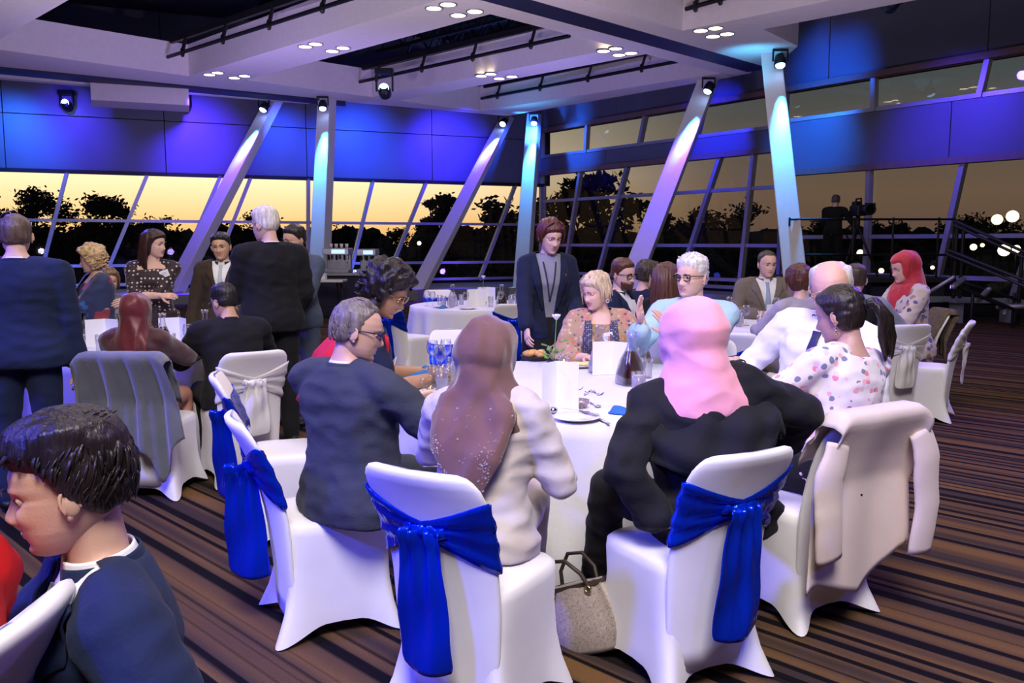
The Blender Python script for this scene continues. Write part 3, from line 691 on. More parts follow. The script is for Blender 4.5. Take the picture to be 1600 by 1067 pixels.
CH['F'] = chair(.15, -9, 0, 'x') if False else None
chair(-2.22, 5.27, 2, 'covered chair draped with the grey jacket', 'none')
chair(-1.93, 5.80, -32, 'covered chair with white satin bow, beside the man in black', 'white')
chair(3.20, 7.42, -14, 'covered chair with white satin bow, backing onto the ponytail', 'white')
chair(3.62, 7.55, -60, 'empty covered chair with hanging white sash, nearest the open carpet', 'white')
chair(3.85, 8.45, -88, 'covered chair with brown jacket under red headscarf woman', 'none')
chair(2.38, 7.28, -18, 'covered chair under the brown-haired woman in grey vest', 'none')
chair(2.35, 9.35, 175, 'covered chair under the man in grey suit', 'blue')
chair(2.95, 7.05, -10, 'covered chair under the person in grey shirt', 'none')
chair(1.78, 6.75, 25, 'empty white chair with blue sash behind the white-haired man', 'blue')
chair(-1.20, 9.95, 40, 'covered chair with blue sash, left front of the back table')
chair(-.03, 9.85, -8, 'covered chair with blue sash, front of the back table')
chair(.22, 12.05, 200, 'covered chair with blue sash beyond the back table, right')
chair(-.95, 12.1, 160, 'covered chair beyond the back table, left')
chair(1.30, 7.65, -80, 'covered chair under the bearded man with lanyard', 'none')
chair(1.62, 8.35, -110, 'covered chair under the short-haired guest in black', 'none')
chair(1.30, 6.75, 40, 'covered chair under the long brown-haired guest', 'none')
chair(-1.18, 1.31, -86, 'white covered chair at the lower left edge with grey tie', 'none', scale=1.09)
# grey ribbon tie on the lower-left chair
# ---- draped garments
def drape(name, label, x, y, yaw, mat, wtop, wbot, zbot, zfront, seed, nf=7, amp=.022, cat='jacket', skewx=0, parts=(), hem=None, topz=.885):
    t = thing(name, label, cat, (x, y, 0), -rad(yaw)); rnd = random.Random(seed); ph = [rnd.uniform(0, 6.28) for _ in range(5)]
    m = MB(); g = []; n = 34
    for i in range(49):
        u = i/24-1; row = []
        for j in range(n+1):
            v = j/n
            if v < .18:
                k = v/.18; z = zfront+(topz-zfront)*k; y_ = bcen(min(z, .87))+.034; q = 0
            elif v < .26:
                k = (v-.18)/.08; an = math.pi*k; z = topz+.014*math.sin(an); y_ = bcen(.87)-.018+.052*math.cos(an); q = 0
            else:
                k = (v-.26)/.74; q = k; zb = zbot if hem is None else hem(u); z = topz+(zb-topz)*k; y_ = bcen(max(z, .62))-.075-.015*math.sin(k*2)+.02*k
            w_ = wtop+(wbot-wtop)*q; x_ = u*w_+skewx*q
            sh = max(0, abs(u)-.75)/.25
            z -= .05*sh*sh*(1 if v > .1 else .3)
            y_ += amp*min(1, .25+q*1.4)*(math.sin(u*nf+ph[0]+.6*q)+.5*math.sin(u*nf*2.1+ph[1])) - .02*q
            row.append((x_, y_, z))
        g.append(row)
    m.sheet(g, .006); m.build('cloth', mat, t, True)
    return t
greyw = pm('grey_wool', (.13, .14, .17), .95, bump=.15, bscale=120, vary=.12, sheen=.4)
beige = pm('cream_crepe', (.72, .60, .55), .75, bump=.05, bscale=80, vary=.03, sheen=.2)
brownj = pm('brown_tweed', (.12, .09, .06), .95, bump=.2, bscale=90, vary=.3, vscale=30)
lv = lambda u: .33+.22*max(0, -u-.2)-.20*math.exp(-((u-.55)/.16)**2)+.12*max(0, u-.75)*4
drape('draped_jacket', 'grey wool cardigan draped over chair back at the left', -2.22, 5.27, 2, greyw, .27, .33, .3, .60, 1, nf=11, amp=.028, hem=lv, topz=.90)
def sleeve(t, mat, pts, rs, name='sleeve', flat=.5):
    P_ = [V(q) for q in pts]; n_ = 24; L_ = []; r_ = []
    for i in range(n_+1):
        f = i/n_*(len(P_)-1); k = min(int(f), len(P_)-2); u = f-k; L_.append(P_[k].lerp(P_[k+1], u)+V((.003*math.sin(i*.5), -.003*math.sin(i*.4), 0))); r_.append(rs[k]+(rs[k+1]-rs[k])*u+.0008*math.sin(i*1.3))
    m = MB(); m.tube(L_, r_, 16, flat=flat, up=(0, 1, 0), round_ends=False); return m.build(name, mat, t, True)
bl = drape('draped_blazer', 'cream blazer hung over the chair of the ponytail woman', 1.20, 3.56, -30, beige, .265, .30, .18, .70, 2, nf=3.2, amp=.012, hem=lambda u: .16+.10*abs(u)+.08*max(0, u)+(0 if u < .9 else .02), topz=.90)
sleeve(bl, beige, [(.235, -.395, .80), (.275, -.41, .68), (.285, -.41, .50), (.27, -.40, .30)], [.058, .072, .068, .066], flat=.34)
sleeve(bl, beige, [(-.235, -.395, .80), (-.28, -.40, .68), (-.28, -.40, .54), (-.25, -.39, .36)], [.058, .072, .068, .066], flat=.34)
m = MB(); m.box((-.13, -.425, .60), (.004, .006, .008)); m.build('label_stitch', black, bl)
drape('draped_jacket', 'brown tweed jacket over the chair of red headscarf woman', 3.85, 8.45, -88, brownj, .2, .24, .45, .60, 6, nf=5, amp=.015)
# tie on the lower-left chair
m = MB(); g = []
for i in range(41):
    a = 2*math.pi*i/40; g.append([back_pt(a, .70+.012*j+.004*math.sin(a*3), .008, .024) for j in range(3)])
m.sheet(g, .003)
for dx in (-.01, .012): m.tube([(dx, bcen(.7)-.065, .71), (dx*3, bcen(.7)-.08, .60), (dx*4, bcen(.7)-.08, .44)], .006, 8)
o = m.build('ribbon_tie', pm('grey_ribbon', (.18, .22, .22), .5, vary=.1), None, True); o.location = (-1.18, 1.31, 0); o.rotation_euler = (0, 0, rad(86)); o.scale = (1.09,)*3
tag(o, 'thin grey ribbon tied round the lower-left chair back', 'ribbon')
# ---- drinks counter with machines, bar stool, back wall
cm = pm('counter_cloth', (.02, .02, .05), .8, vary=.2)
p = aty(545, 470, 18.3)
t = thing('service_counter', 'dark draped service counter before the back windows', 'counter', (p.x+.15, 18.3, 0))
m = MB(); m.box((0, 0, .43), (1.9, .75, .86)); m.build('skirting', cm, t, bevel=.02); m = MB(); m.box((0, 0, .885), (2.1, .85, .05)); m.build('worktop', alu, t, bevel=.01)
def machine(dx, label, w_, h_):
    t2 = thing('coffee_machine', label, 'machine', (p.x+dx, 18.3, .91)); ms = pm('machine_steel', (.5, .5, .55), .3, .7, vary=.1)
    m = MB(); m.box((0, .05, h_*.86), (w_, .5, h_*.28)); m.box((0, .22, h_*.45), (w_*.94, .16, h_*.9)); m.box((0, 0, .04), (w_, .55, .08)); m.build('body', ms, t2, bevel=.015)
    m = MB(); m.box((w_*.1, -.205, h_*.86), (w_*.5, .012, h_*.16)); m.build('display', emitm('display_glow_'+str(w_), (.45, .65, 1), 1.5), t2)
    for k in range(3): m = MB(); m.tube([(-w_*.3+k*w_*.3, -.08, h_*.72), (-w_*.3+k*w_*.3, -.08, h_*.56)], .025, 10); m.build('spout', black, t2, True)
    m = MB(); m.tube([(w_*.46, -.2, h_*.7), (w_*.46, -.24, h_*.4)], .012, 8); m.build('steam_wand', steel, t2, True)
machine(-.22, 'silver coffee machine with lit front on the dark counter', .55, .52)
machine(.42, 'black coffee grinder unit at the right of the counter', .40, .50)
for k in range(4):
    q = MB(); q.lathe([(0, 0), (.03, 0), (.04, .09), (.036, .09), (.027, .01), (0, .01)], n=14); o = q.build('cup', china, None, True); o.location = (p.x-.35+k*.11, 18.3, .91+.52)
    tag(o, '%s white cup on top of the silver coffee machine' % ('first from left', 'second from left', 'third from left', 'last')[k], 'cup', 'cups on the coffee machine')
m = MB(); m.sphere((0, 0, .04), (.05, .05, .04), 12, 8); o = m.build('fruit', em_led, None, True); o.location = (p.x+.78, 18.1, .91); tag(o, 'small glowing yellow-green light at the counter end', 'light')
p2_ = aty(508, 470, 17.0); t = thing('bar_stool', 'tall white-topped bar stool left of the service counter', 'stool', (p2_.x, 17.0, 0))
m = MB(); m.box((0, 0, .80), (.8, .5, .05)); m.build('seat', china, t, bevel=.01)
for sx in (-1, 1):
    for sy in (-1, 1): m = MB(); m.bar((sx*.28, sy*.18, .78), (sx*.36, sy*.2, 0), .04, .04); m.build('leg', black, t)
m = MB(); m.box((0, -.19, .30), (.6, .03, .03)); m.build('footrest', black, t)
m = MB(); m.box((0, 0, .03), (.3, .2, .06)); m.box((.02, 0, .09), (.24, .16, .06)); o = m.build('napkin_stack', paper, None, bevel=.01); o.location = (p2_.x-.12, 17, .826); tag(o, 'stack of white napkins on the bar stool', 'napkins')
# ---- camera platform with rails, ramp, tripod
stage_m = pm('stage_black', (.02, .02, .03), .7, vary=.2)
sx0, sx1 = aty(1228, 430, 17.2).x, aty(1492, 430, 17.2).x
t = thing('camera_platform', 'black carpeted riser for the video camera at the right', 'platform', (0, 0, 0))
m = MB(); m.box(((sx0+sx1)/2, 18.1, .80), (sx1-sx0, 1.8, .10)); m.build('deck', stage_m, t, bevel=.01)
for x_ in np.linspace(sx0+.1, sx1-.1, 5): m = MB(); m.bar((x_, 17.25, 0), (x_, 17.25, .75), .06, .06); m.build('leg', black, t)
for z_ in (.10, .42): m = MB(); m.bar((sx0, 17.22, z_), (sx1, 17.22, z_), .06, .12); m.build('brace', ledge_m, t)
m = MB(); m.box(((sx0+sx1)/2, 17.5, .45), (sx1-sx0-.1, .02, .6)); m.build('skirting', pm('skirt_dark', (.03, .03, .07), .8, vary=.2), t)
rt = thing('platform_railing', 'thin black tube railing around the video camera riser', 'railing', (0, 17.25, .85))
xa = sx0+.05
for x_ in (xa, xa+.38*(sx1-sx0), sx1-1.25, sx1-.35, sx1-.05): m = MB(); m.tube([(x_, 0, 0), (x_, 0, 1.17)], .022, 8); m.build('post', black, rt, True)
for z_ in (.45, 1.15):
    m = MB(); m.tube([(xa, 0, z_), (xa+.38*(sx1-sx0), 0, z_)], .022, 8); m.build('rail', black, rt, True)
    m = MB(); m.tube([(xa+.38*(sx1-sx0), 0, z_), (sx1-.05, 0, z_)], .022, 8); m.build('rail', black, rt, True)
rp = thing('ramp_railing', 'blue-lit black handrails running down to the right', 'railing', (sx1, 17.0, 0))
def PX(px, py, Y): return aty(px, py, Y)-V((sx1, 17.0, 0))
for (a, b) in (((1492, 345), (1606, 396)), ((1492, 352), (1606, 405)), ((1480, 390), (1606, 440)), ((1480, 397), (1606, 449))):
    m = MB(); m.tube([PX(*a, 17), PX(*b, 16.0)], .03, 8); m.build('handrail', pm('rail_paint', (.06, .06, .12), .35, .4, vary=.1), rp, True)
for (px, y0, Y) in ((1496, 345, 17), (1506, 352, 16.9), (1597, 395, 16.1)):
    a = PX(px, y0, Y); m = MB(); m.tube([a, (a.x, a.y, .0)], .035, 8); m.build('post', black, rp, True)
st = thing('folded_stands', 'folded silver and black lighting stands lying by the ramp', 'stands', (sx1, 15.5, 0))
def PY(px, py, Y): return aty(px, py, Y)-V((sx1, 15.5, 0))
for (a, b, r_) in (((1455, 455), (1490, 433), .035), ((1500, 440), (1590, 468), .03), ((1510, 452), (1585, 484), .03), ((1480, 440), (1570, 480), .03), ((1530, 468), (1545, 452), .05), ((1560, 480), (1600, 478), .05), ((1505, 436), (1490, 448), .05), ((1575, 470), (1570, 490), .04)):
    m = MB(); m.tube([PY(*a, 15.6), PY(*b, 15.4)], r_, 8); m.build('pole', pm('stand_grey', (.35, .35, .38), .4, .5, vary=.3, vscale=3) if r_ > .03 else black, st, True)
for px in (1520, 1585):
    a = PY(px, 460, 15.5); m = MB(); m.tube([a, (a.x, a.y, 0)], .03, 8); m.build('leg', black, st, True)
wt = thing('white_bench', 'pale low bench lit violet beneath the ramp', 'bench', (aty(1535, 470, 16.8).x, 16.8, 0))
m = MB(); m.box((0, 0, .42), (1.3, .5, .08)); m.build('seat', ledge_m, wt, bevel=.02)
for s_ in (-.5, .5): m = MB(); m.box((s_, 0, .19), (.08, .4, .38)); m.build('leg', ledge_m, wt)
# tripod and video camera
c0 = aty(1340, 350, 17.8)
t = thing('camera_tripod', 'tripod holding the video camera on the riser', 'tripod', (c0.x, 17.8, .85))
for a in (90, 210, 330): m = MB(); m.tube([(0, 0, 1.05), (.42*math.cos(rad(a)), .42*math.sin(rad(a)), .02)], [.03, .02], 8); m.build('leg', black, t, True)
m = MB(); m.tube([(0, 0, .95), (0, 0, 1.2)], .05, 10); m.build('column', black, t, True)
m = MB(); m.tube([(0, 0, 1.17), (-.15, .3, .95), (.05, .5, .7)], .015, 8); m.build('pan_handle', black, t, True)
t = thing('video_camera', 'black video camera on the tripod by the right windows', 'camera', (c0.x, 17.8, 2.05))
m = MB(); m.box((0, 0, .14), (.20, .45, .22)); m.box((0, .1, .29), (.14, .2, .08)); m.build('body', black, t, bevel=.02)
m = MB(); m.lathe([(0, 0), (.075, 0), (.08, .28), (.11, .30), (.11, .40), (.09, .40), (.08, .30)], (0, -.22, .14), 18, M.Rotation(rad(90), 3, 'X')); m.build('lens', black, t, True)
m = MB(); m.tube([(0, -.15, .26), (0, -.12, .38), (0, .12, .38), (0, .15, .28)], .018, 8); m.build('top_handle', black, t, True)
m = MB(); m.box((.24, .0, .22), (.22, .03, .15)); m.build('monitor', pm('monitor_glass', (.02, .03, .08), .15, vary=.1), t, bevel=.01)
# uplight: floor bags
def tote(x, y, rz, label, mat, sc=1, tilt=0):
    t = thing('handbag', label, 'handbag', (x, y, 0), rz); R = M.Rotation(tilt, 3, 'Y')
    m = MB(); rings = []
    for z, a, b in ((0.0, .165, .055), (.02, .175, .065), (.10, .18, .062), (.18, .165, .045), (.25, .145, .028), (.262, .13, .02)):
        rings.append([R @ V((sgnpow(math.cos(q), .55)*a*sc, sgnpow(math.sin(q), .55)*b*sc+.006*math.sin(q*5), z*sc)) for q in [2*math.pi*j/36 for j in range(36)]])
    m.loft(rings); m.build('body', mat, t, True)
    trim = pm('bag_trim', (.05, .035, .025), .5, vary=.2)
    for s_ in (-1, 1):
        m = MB(); m.tube([R @ V(q)*sc for q in [(-.09, s_*.03, .235), (-.085, s_*.05, .31), (-.03, s_*.06, .37), (.04, s_*.06, .36), (.085, s_*.05, .30), (.09, s_*.03, .235)]], .008*sc, 8); m.build('handle', trim, t, True)
    m = MB(); rings = []
    for z, k in ((.245, 1.03), (.262, 1.05)):
        rings.append([R @ V((sgnpow(math.cos(q), .55)*.145*sc*k, sgnpow(math.sin(q), .55)*.028*sc*k*1.15, z*sc)) for q in [2*math.pi*j/30 for j in range(30)]])
    m.loft(rings, cap=False); m.build('rim', trim, t, True)
    for s_ in (-1, 1): m = MB(); m.lathe([(.012, -.003), (.017, 0), (.012, .003), (.007, 0), (.012, -.003)], R @ V((s_*.09, -.045, .235))*sc, 14, M.Rotation(rad(90), 3, 'X')); m.build('ring', gold, t, True)
    return t
snake = pattern('bag_weave', (.36, .30, .26), [(.22, .17, .14), (.45, .38, .33), (.30, .24, .20)], 130, .6, .4)
bq = atz(935, 1030, 0); tote(bq.x, bq.y+.08, rad(-38), 'beige woven handbag on the carpet between two covered chairs', snake, .98, rad(-24))
bq = atz(1322, 945, 0); tote(bq.x+.02, bq.y+.12, rad(60), 'black leather handbag on the carpet behind the cream blazer', pm('bag_black', (.015, .015, .018), .35, bump=.1, bscale=60, vary=.2), .95, rad(-8))
# ================================================================== PEOPLE
def sm(x, a, b):
    t = max(0, min(1, (x-a)/(b-a))) if a != b else float(x > a); return t*t*(3-2*t)
def remesh(mb, vox, smooth=3, fac=.5):
    me = mb.mesh('tmp', [], False); bm = bmesh.new(); bm.from_mesh(me); bmesh.ops.recalc_face_normals(bm, faces=bm.faces); bm.to_mesh(me); bm.free()
    o = bpy.data.objects.new('tmp', me); C.objects.link(o)
    r = o.modifiers.new('r', 'REMESH'); r.mode = 'VOXEL'; r.voxel_size = vox; r.use_smooth_shade = True
    if smooth: q = o.modifiers.new('s', 'SMOOTH'); q.factor = fac; q.iterations = smooth
    dg = bpy.context.evaluated_depsgraph_get(); dg.update()
    out = bpy.data.meshes.new_from_object(o.evaluated_get(dg)); bpy.data.objects.remove(o); bpy.data.meshes.remove(me)
    return out
def wrinkle(me, amp, scale=(9, 9, 9), seed=0, mask=None, ridge=True):
    n = len(me.vertices); co = np.empty(n*3); no = np.empty(n*3); me.vertices.foreach_get('co', co); me.vertex_normals.foreach_get('vector', no)
    co = co.reshape(-1, 3); no = no.reshape(-1, 3)
    for i in range(n):
        p = V((co[i, 0]*scale[0]+seed*3.1, co[i, 1]*scale[1], co[i, 2]*scale[2]+seed)); a = NZ.noise(p)
        if ridge: a = .35-abs(a)*1.6+.5*NZ.noise(p*2.1)
        k = amp if mask is None else amp*mask(co[i])
        co[i] += no[i]*a*k
    me.vertices.foreach_set('co', co.ravel()); me.update()
skins = {}
def skinm(c, tag_=''):
    k = 'skin_%d' % int(c[0]*1000)
    return pm(k, c, .5, bump=.06, bscale=180, vary=.05, vscale=25, sss=.08)
LIP = pm('lips', (.50, .21, .18), .4, vary=.05); EYEW = pm('eye_white', (.42, .38, .36), .4, vary=.01); IRIS = pm('iris', (.03, .02, .015), .15, vary=.1)
TOOTH = pm('teeth', (.85, .82, .78), .3, vary=.01)
HZ = [(-.115, 0, .036, .030), (-.111, .022, .066, .008), (-.104, .034, .078, -.010), (-.092, .047, .083, -.030), (-.078, .056, .085, -.048), (-.060, .064, .087, -.064), (-.040, .069, .088, -.080),
      (-.020, .073, .088, -.091), (0, .0755, .087, -.099), (.018, .077, .092, -.102), (.042, .077, .090, -.102), (.068, .072, .080, -.096), (.090, .060, .062, -.082), (.106, .040, .036, -.058), (.115, .020, .012, -.034), (.118, 0, -.010, -.010)]
def hrow(z):
    for a, b in zip(HZ, HZ[1:]):
        if z <= b[0]:
            k = (z-a[0])/(b[0]-a[0]); return [a[i]+(b[i]-a[i])*k for i in (1, 2, 3)]
    return HZ[-1][1:]
def g2(d, s_): return math.exp(-(d/s_)**2)
def face_bump(x, z, smile=0, fem=0):
    ax = abs(x)
    A = np.interp(z, [-.056, -.048, -.042, -.034, -.026, -.014, 0, .010, .02], [0, .004, .018, .026, .024, .016, .009, .006, .002])
    sg = np.interp(z, [-.045, -.03, -.01, .01], [.0145, .0135, .010, .011])
    d = A*g2(x, sg)
    d += .007*g2(ax-.013, .006)*g2(z+.038, .008)                                     # nostril wings
    d -= .011*g2(ax-.031, .015)*g2(z-.001, .011)                                     # sockets
    d += (.003 if fem else .005)*g2(ax-.028, .020)*g2(z-.020, .007)                  # brow
    d += (.005+.003*smile)*g2(ax-.040, .018)*g2(z+.028, .016)                        # cheek
    w = .023+.006*smile; zc = -.064+.006*smile*(ax/.02)**2
    d += .0055*g2(x, w)*(g2(z-zc-.005, .0045)+1.1*g2(z-zc+.006, .005))-.004*g2(x, w)*g2(z-zc, .0025)
    d += .007*g2(x, .020)*g2(z+.098, .012)                                           # chin
    d -= .003*g2(x, .03)*g2(z+.083, .007)
    return d
def head_grid(hi, smile=0, fem=0):
    nz = 64 if hi else 40; na = 72 if hi else 44
    zs = [-.115+.233*(.5-.5*math.cos(math.pi*i/nz))*.35+.233*(i/nz)*.65 for i in range(nz+1)]; zs[0] = -.1149; zs[-1] = .1179
    P = []
    for z in zs:
        w_, yf, yb = hrow(z); ring = []; w_ *= (.95 if fem else 1)
        cy = (yf+yb)/2; ry = (yf-yb)/2
        for j in range(na):
            s_ = j/na*2-1; a = math.pi*(s_*.62+.38*s_**3)          # denser at the face (a=0)
            sx, cx = math.sin(a), math.cos(a); e = .92 if z < 0 else 1.0
            x = sgnpow(sx, e)*w_; y = cy+sgnpow(cx, e)*ry
            if cx > .1 and z < .05: y += face_bump(x, z, smile, fem)*sm(cx, .1, .5)
            if z < -.05: y -= 0; 
            ring.append((x, y, z))
        P.append(ring)
    return P
def add_head(mb, hi=False, smile=0, fem=0, eyes=True, down=0, Mx=None):
    """material slots: 0 skin, 1 lips, 2 eye white, 3 iris"""
    P = head_grid(hi, smile, fem); n = len(P[0]); vs = [p for r in P for p in r]; b = len(mb.v); k0 = len(mb.v)
    for p in vs: mb.v.append(p)
    for i in range(len(P)-1):
        for j in range(n):
            f = [b+i*n+j, b+i*n+(j+1) % n, b+(i+1)*n+(j+1) % n, b+(i+1)*n+j]; c = sum((V(mb.v[q]) for q in f), V())/4
            zc = -.064+.006*smile*(abs(c.x)/.02)**2; wl = .024+.006*smile
            lip = c.y > .05 and abs(c.x) < wl and abs(c.z-zc) < .0092*(max(0, 1-(c.x/wl)**2))**.8
            mb.f.append(f); mb.m.append(1 if lip else 0)
    c0 = len(mb.v); mb.v.append((0, .036, -.115)); mb.v.append((0, -.01, .118))
    for j in range(n):
        mb.f.append([c0, b+(j+1) % n, b+j]); mb.m.append(0); mb.f.append([c0+1, b+(len(P)-1)*n+j, b+(len(P)-1)*n+(j+1) % n]); mb.m.append(0)
    for s_ in (-1, 1):      # ears: a bowl with a raised helix
        R = M.Rotation(s_*rad(-22), 3, 'Z') @ M.Rotation(rad(-8), 3, 'X')
        mb.sphere((s_*.079, -.013, -.011), (.0085, .0165, .026), 14, 10, R)
        pts = [R @ V((s_*.002, .0150*math.cos(a)*(1-.25*(a > 4)), .0245*math.sin(a)))+V((s_*.0815, -.014, -.011)) for a in [(-.5+i*.45) for i in range(10)]]
        mb.tube(pts, .0036, 6)
        mb.sphere((s_*.082, .0, -.014), (.005, .006, .008), 8, 6)
        mb.sphere((s_*.0785, -.008, -.032), (.006, .008, .011), 8, 6)
    if eyes:
        for s_ in (-1, 1):
            q = len(mb.f); mb.sphere((s_*.031, .0695, .001), (.0135, .0125, .0105), 16, 12)
            for i in range(q, len(mb.f)):
                c = sum((V(mb.v[t]) for t in mb.f[i]), V())/len(mb.f[i])-V((s_*.031, .0695, .001)); 
                up = c.z > (.0032-.009*down-.0016*smile); lo = c.z < -.0040+.0015*smile
                r_ = math.hypot(c.x, c.z+.002*down); mb.m[i] = 0 if (up or lo) else (3 if r_ < .0058 and c.y > 0 else 2)
    for s_ in (-1, 1):
        q = len(mb.f); mb.tube([(s_*.0175, .0775, .000), (s_*.024, .0815, .0045), (s_*.033, .0820, .0058), (s_*.041, .0785, .0035), (s_*.046, .0735, .0)], [.0008, .0013, .0014, .0013, .0007], 6, round_ends=False)
        for i in range(q, len(mb.f)): mb.m[i] = 3
    if smile > .8:
        g = [[(x*.001, .0895+.002-(x*.001)**2*14, -.0635+.006*(abs(x)/20)**2+dz) for dz in (-.003, .003)] for x in range(-20, 21, 4)]
        mb.k = 4; mb.sheet(g, .004); mb.k = 0
    if Mx is not None: mb.v[k0:] = [tuple(Mx @ V(p)) for p in mb.v[k0:]]
def shell(thick, mask, noise_amp=0, nscale=30, hi=False, seed=0, dip=.006, stretch=(1, 1, 1), lift=None):
    """a closed skin around the head that rises 'thick' where mask(x,y,z)=1 and dips under the face elsewhere"""
    P = head_grid(hi); c0 = V((0, -.008, .0)); R = []
    for r in P:
        ring = []
        for p in r:
            q = V(p); z = q.z; w_, yf, yb = hrow(z)
            d = (q-c0).normalized(); k = mask(q.x, q.y, q.z); th = thick(q.x, q.y, q.z) if callable(thick) else thick
            nn = NZ.noise(V((q.x*nscale*stretch[0]+seed, q.y*nscale*stretch[1], q.z*nscale*stretch[2]))) if noise_amp else 0
            off = -dip*(1-k)+k*(th+noise_amp*nn)
            t = q+d*off
            if lift: t = lift(t, k)
            ring.append(tuple(t))
        R.append(ring)
    m = MB(); m.loft(R); return m
def hairmat(c, name): return pm('hair_'+name, c, .42, bump=.5, bscale=60, vary=.35, vscale=60, stretch=(1, 1, .12) , detail=4, aniso=.4)
def hand(mb, w, d, nrm, s_=1, curl=.5, side=1, spread=.12):
    """five-fingered hand: w wrist, d direction, nrm palm normal (towards the palm side), side=+1 thumb on cross side"""
    d = V(d).normalized(); nrm = V(nrm); nrm = (nrm-d*nrm.dot(d)).normalized(); x = d.cross(nrm)*side
    w = V(w); k0 = .094*s_
    rings = []
    for t, hw, ht in ((-.18, .026, .021), (.0, .027, .019), (.25, .035, .017), (.6, .041, .0155), (.95, .041, .0135), (1.05, .034, .009)):
        c = w+d*t*k0; rings.append([c+x*sgnpow(math.cos(a), .8)*hw*s_+nrm*sgnpow(math.sin(a), .8)*ht*s_ for a in [2*math.pi*j/12 for j in range(12)]])
    mb.loft(rings)
    for i, (off, L, r) in enumerate(((-.030, .060, .0080), (-.010, .074, .0088), (.011, .080, .0092), (.031, .071, .0088))):
        b = w+d*k0*(.96-.12*abs(off-.005)/.03)+x*off*s_; dd = (d+x*off*spread*20*.4).normalized(); pts = [b-dd*.012*s_, b]; q = b; ang = 0
        for seg, fr in enumerate((.46, .30, .24)):
            ang += curl*(.55, .75, .55)[seg]; v = dd*math.cos(ang)+nrm*math.sin(ang); q = q+v*L*fr*s_; pts.append(q)
        mb.tube(pts, [r*s_, r*s_, r*.92*s_, r*.85*s_, r*.7*s_], 8)
    b = w+d*k0*.28+x*.028*s_+nrm*.004*s_; v1 = (d*.62+x*.66+nrm*.38).normalized(); v2 = (d*.86+x*.28+nrm*.42).normalized()
    mb.tube([b-v1*.01*s_, b+v1*.030*s_, b+v1*.034*s_+v2*.030*s_, b+v1*.034*s_+v2*.054*s_], [.013*s_, .0115*s_, .010*s_, .0075*s_], 8)
def ik(a, b, l1, l2, pole):
    a = V(a); b = V(b); d = b-a; L_ = d.length
    if L_ > (l1+l2)*.995: b = a+d*((l1+l2)*.995/L_); d = b-a; L_ = d.length
    if L_ < abs(l1-l2)*1.05+.02: L_ = abs(l1-l2)*1.05+.02
    c = (l1*l1-l2*l2+L_*L_)/(2*L_); h = math.sqrt(max(0, l1*l1-c*c)); dn = d.normalized(); p = V(pole); p = (p-dn*p.dot(dn)).normalized()
    return a+dn*c+p*h, b
def rotto(d, yaw=0):      # frame whose z axis is d, y forward
    z = V(d).normalized(); x = V((0, 1, 0)).cross(z).normalized(); y = z.cross(x)
    R = M((x, y, z)).transposed(); return R @ M.Rotation(yaw, 3, 'Z')
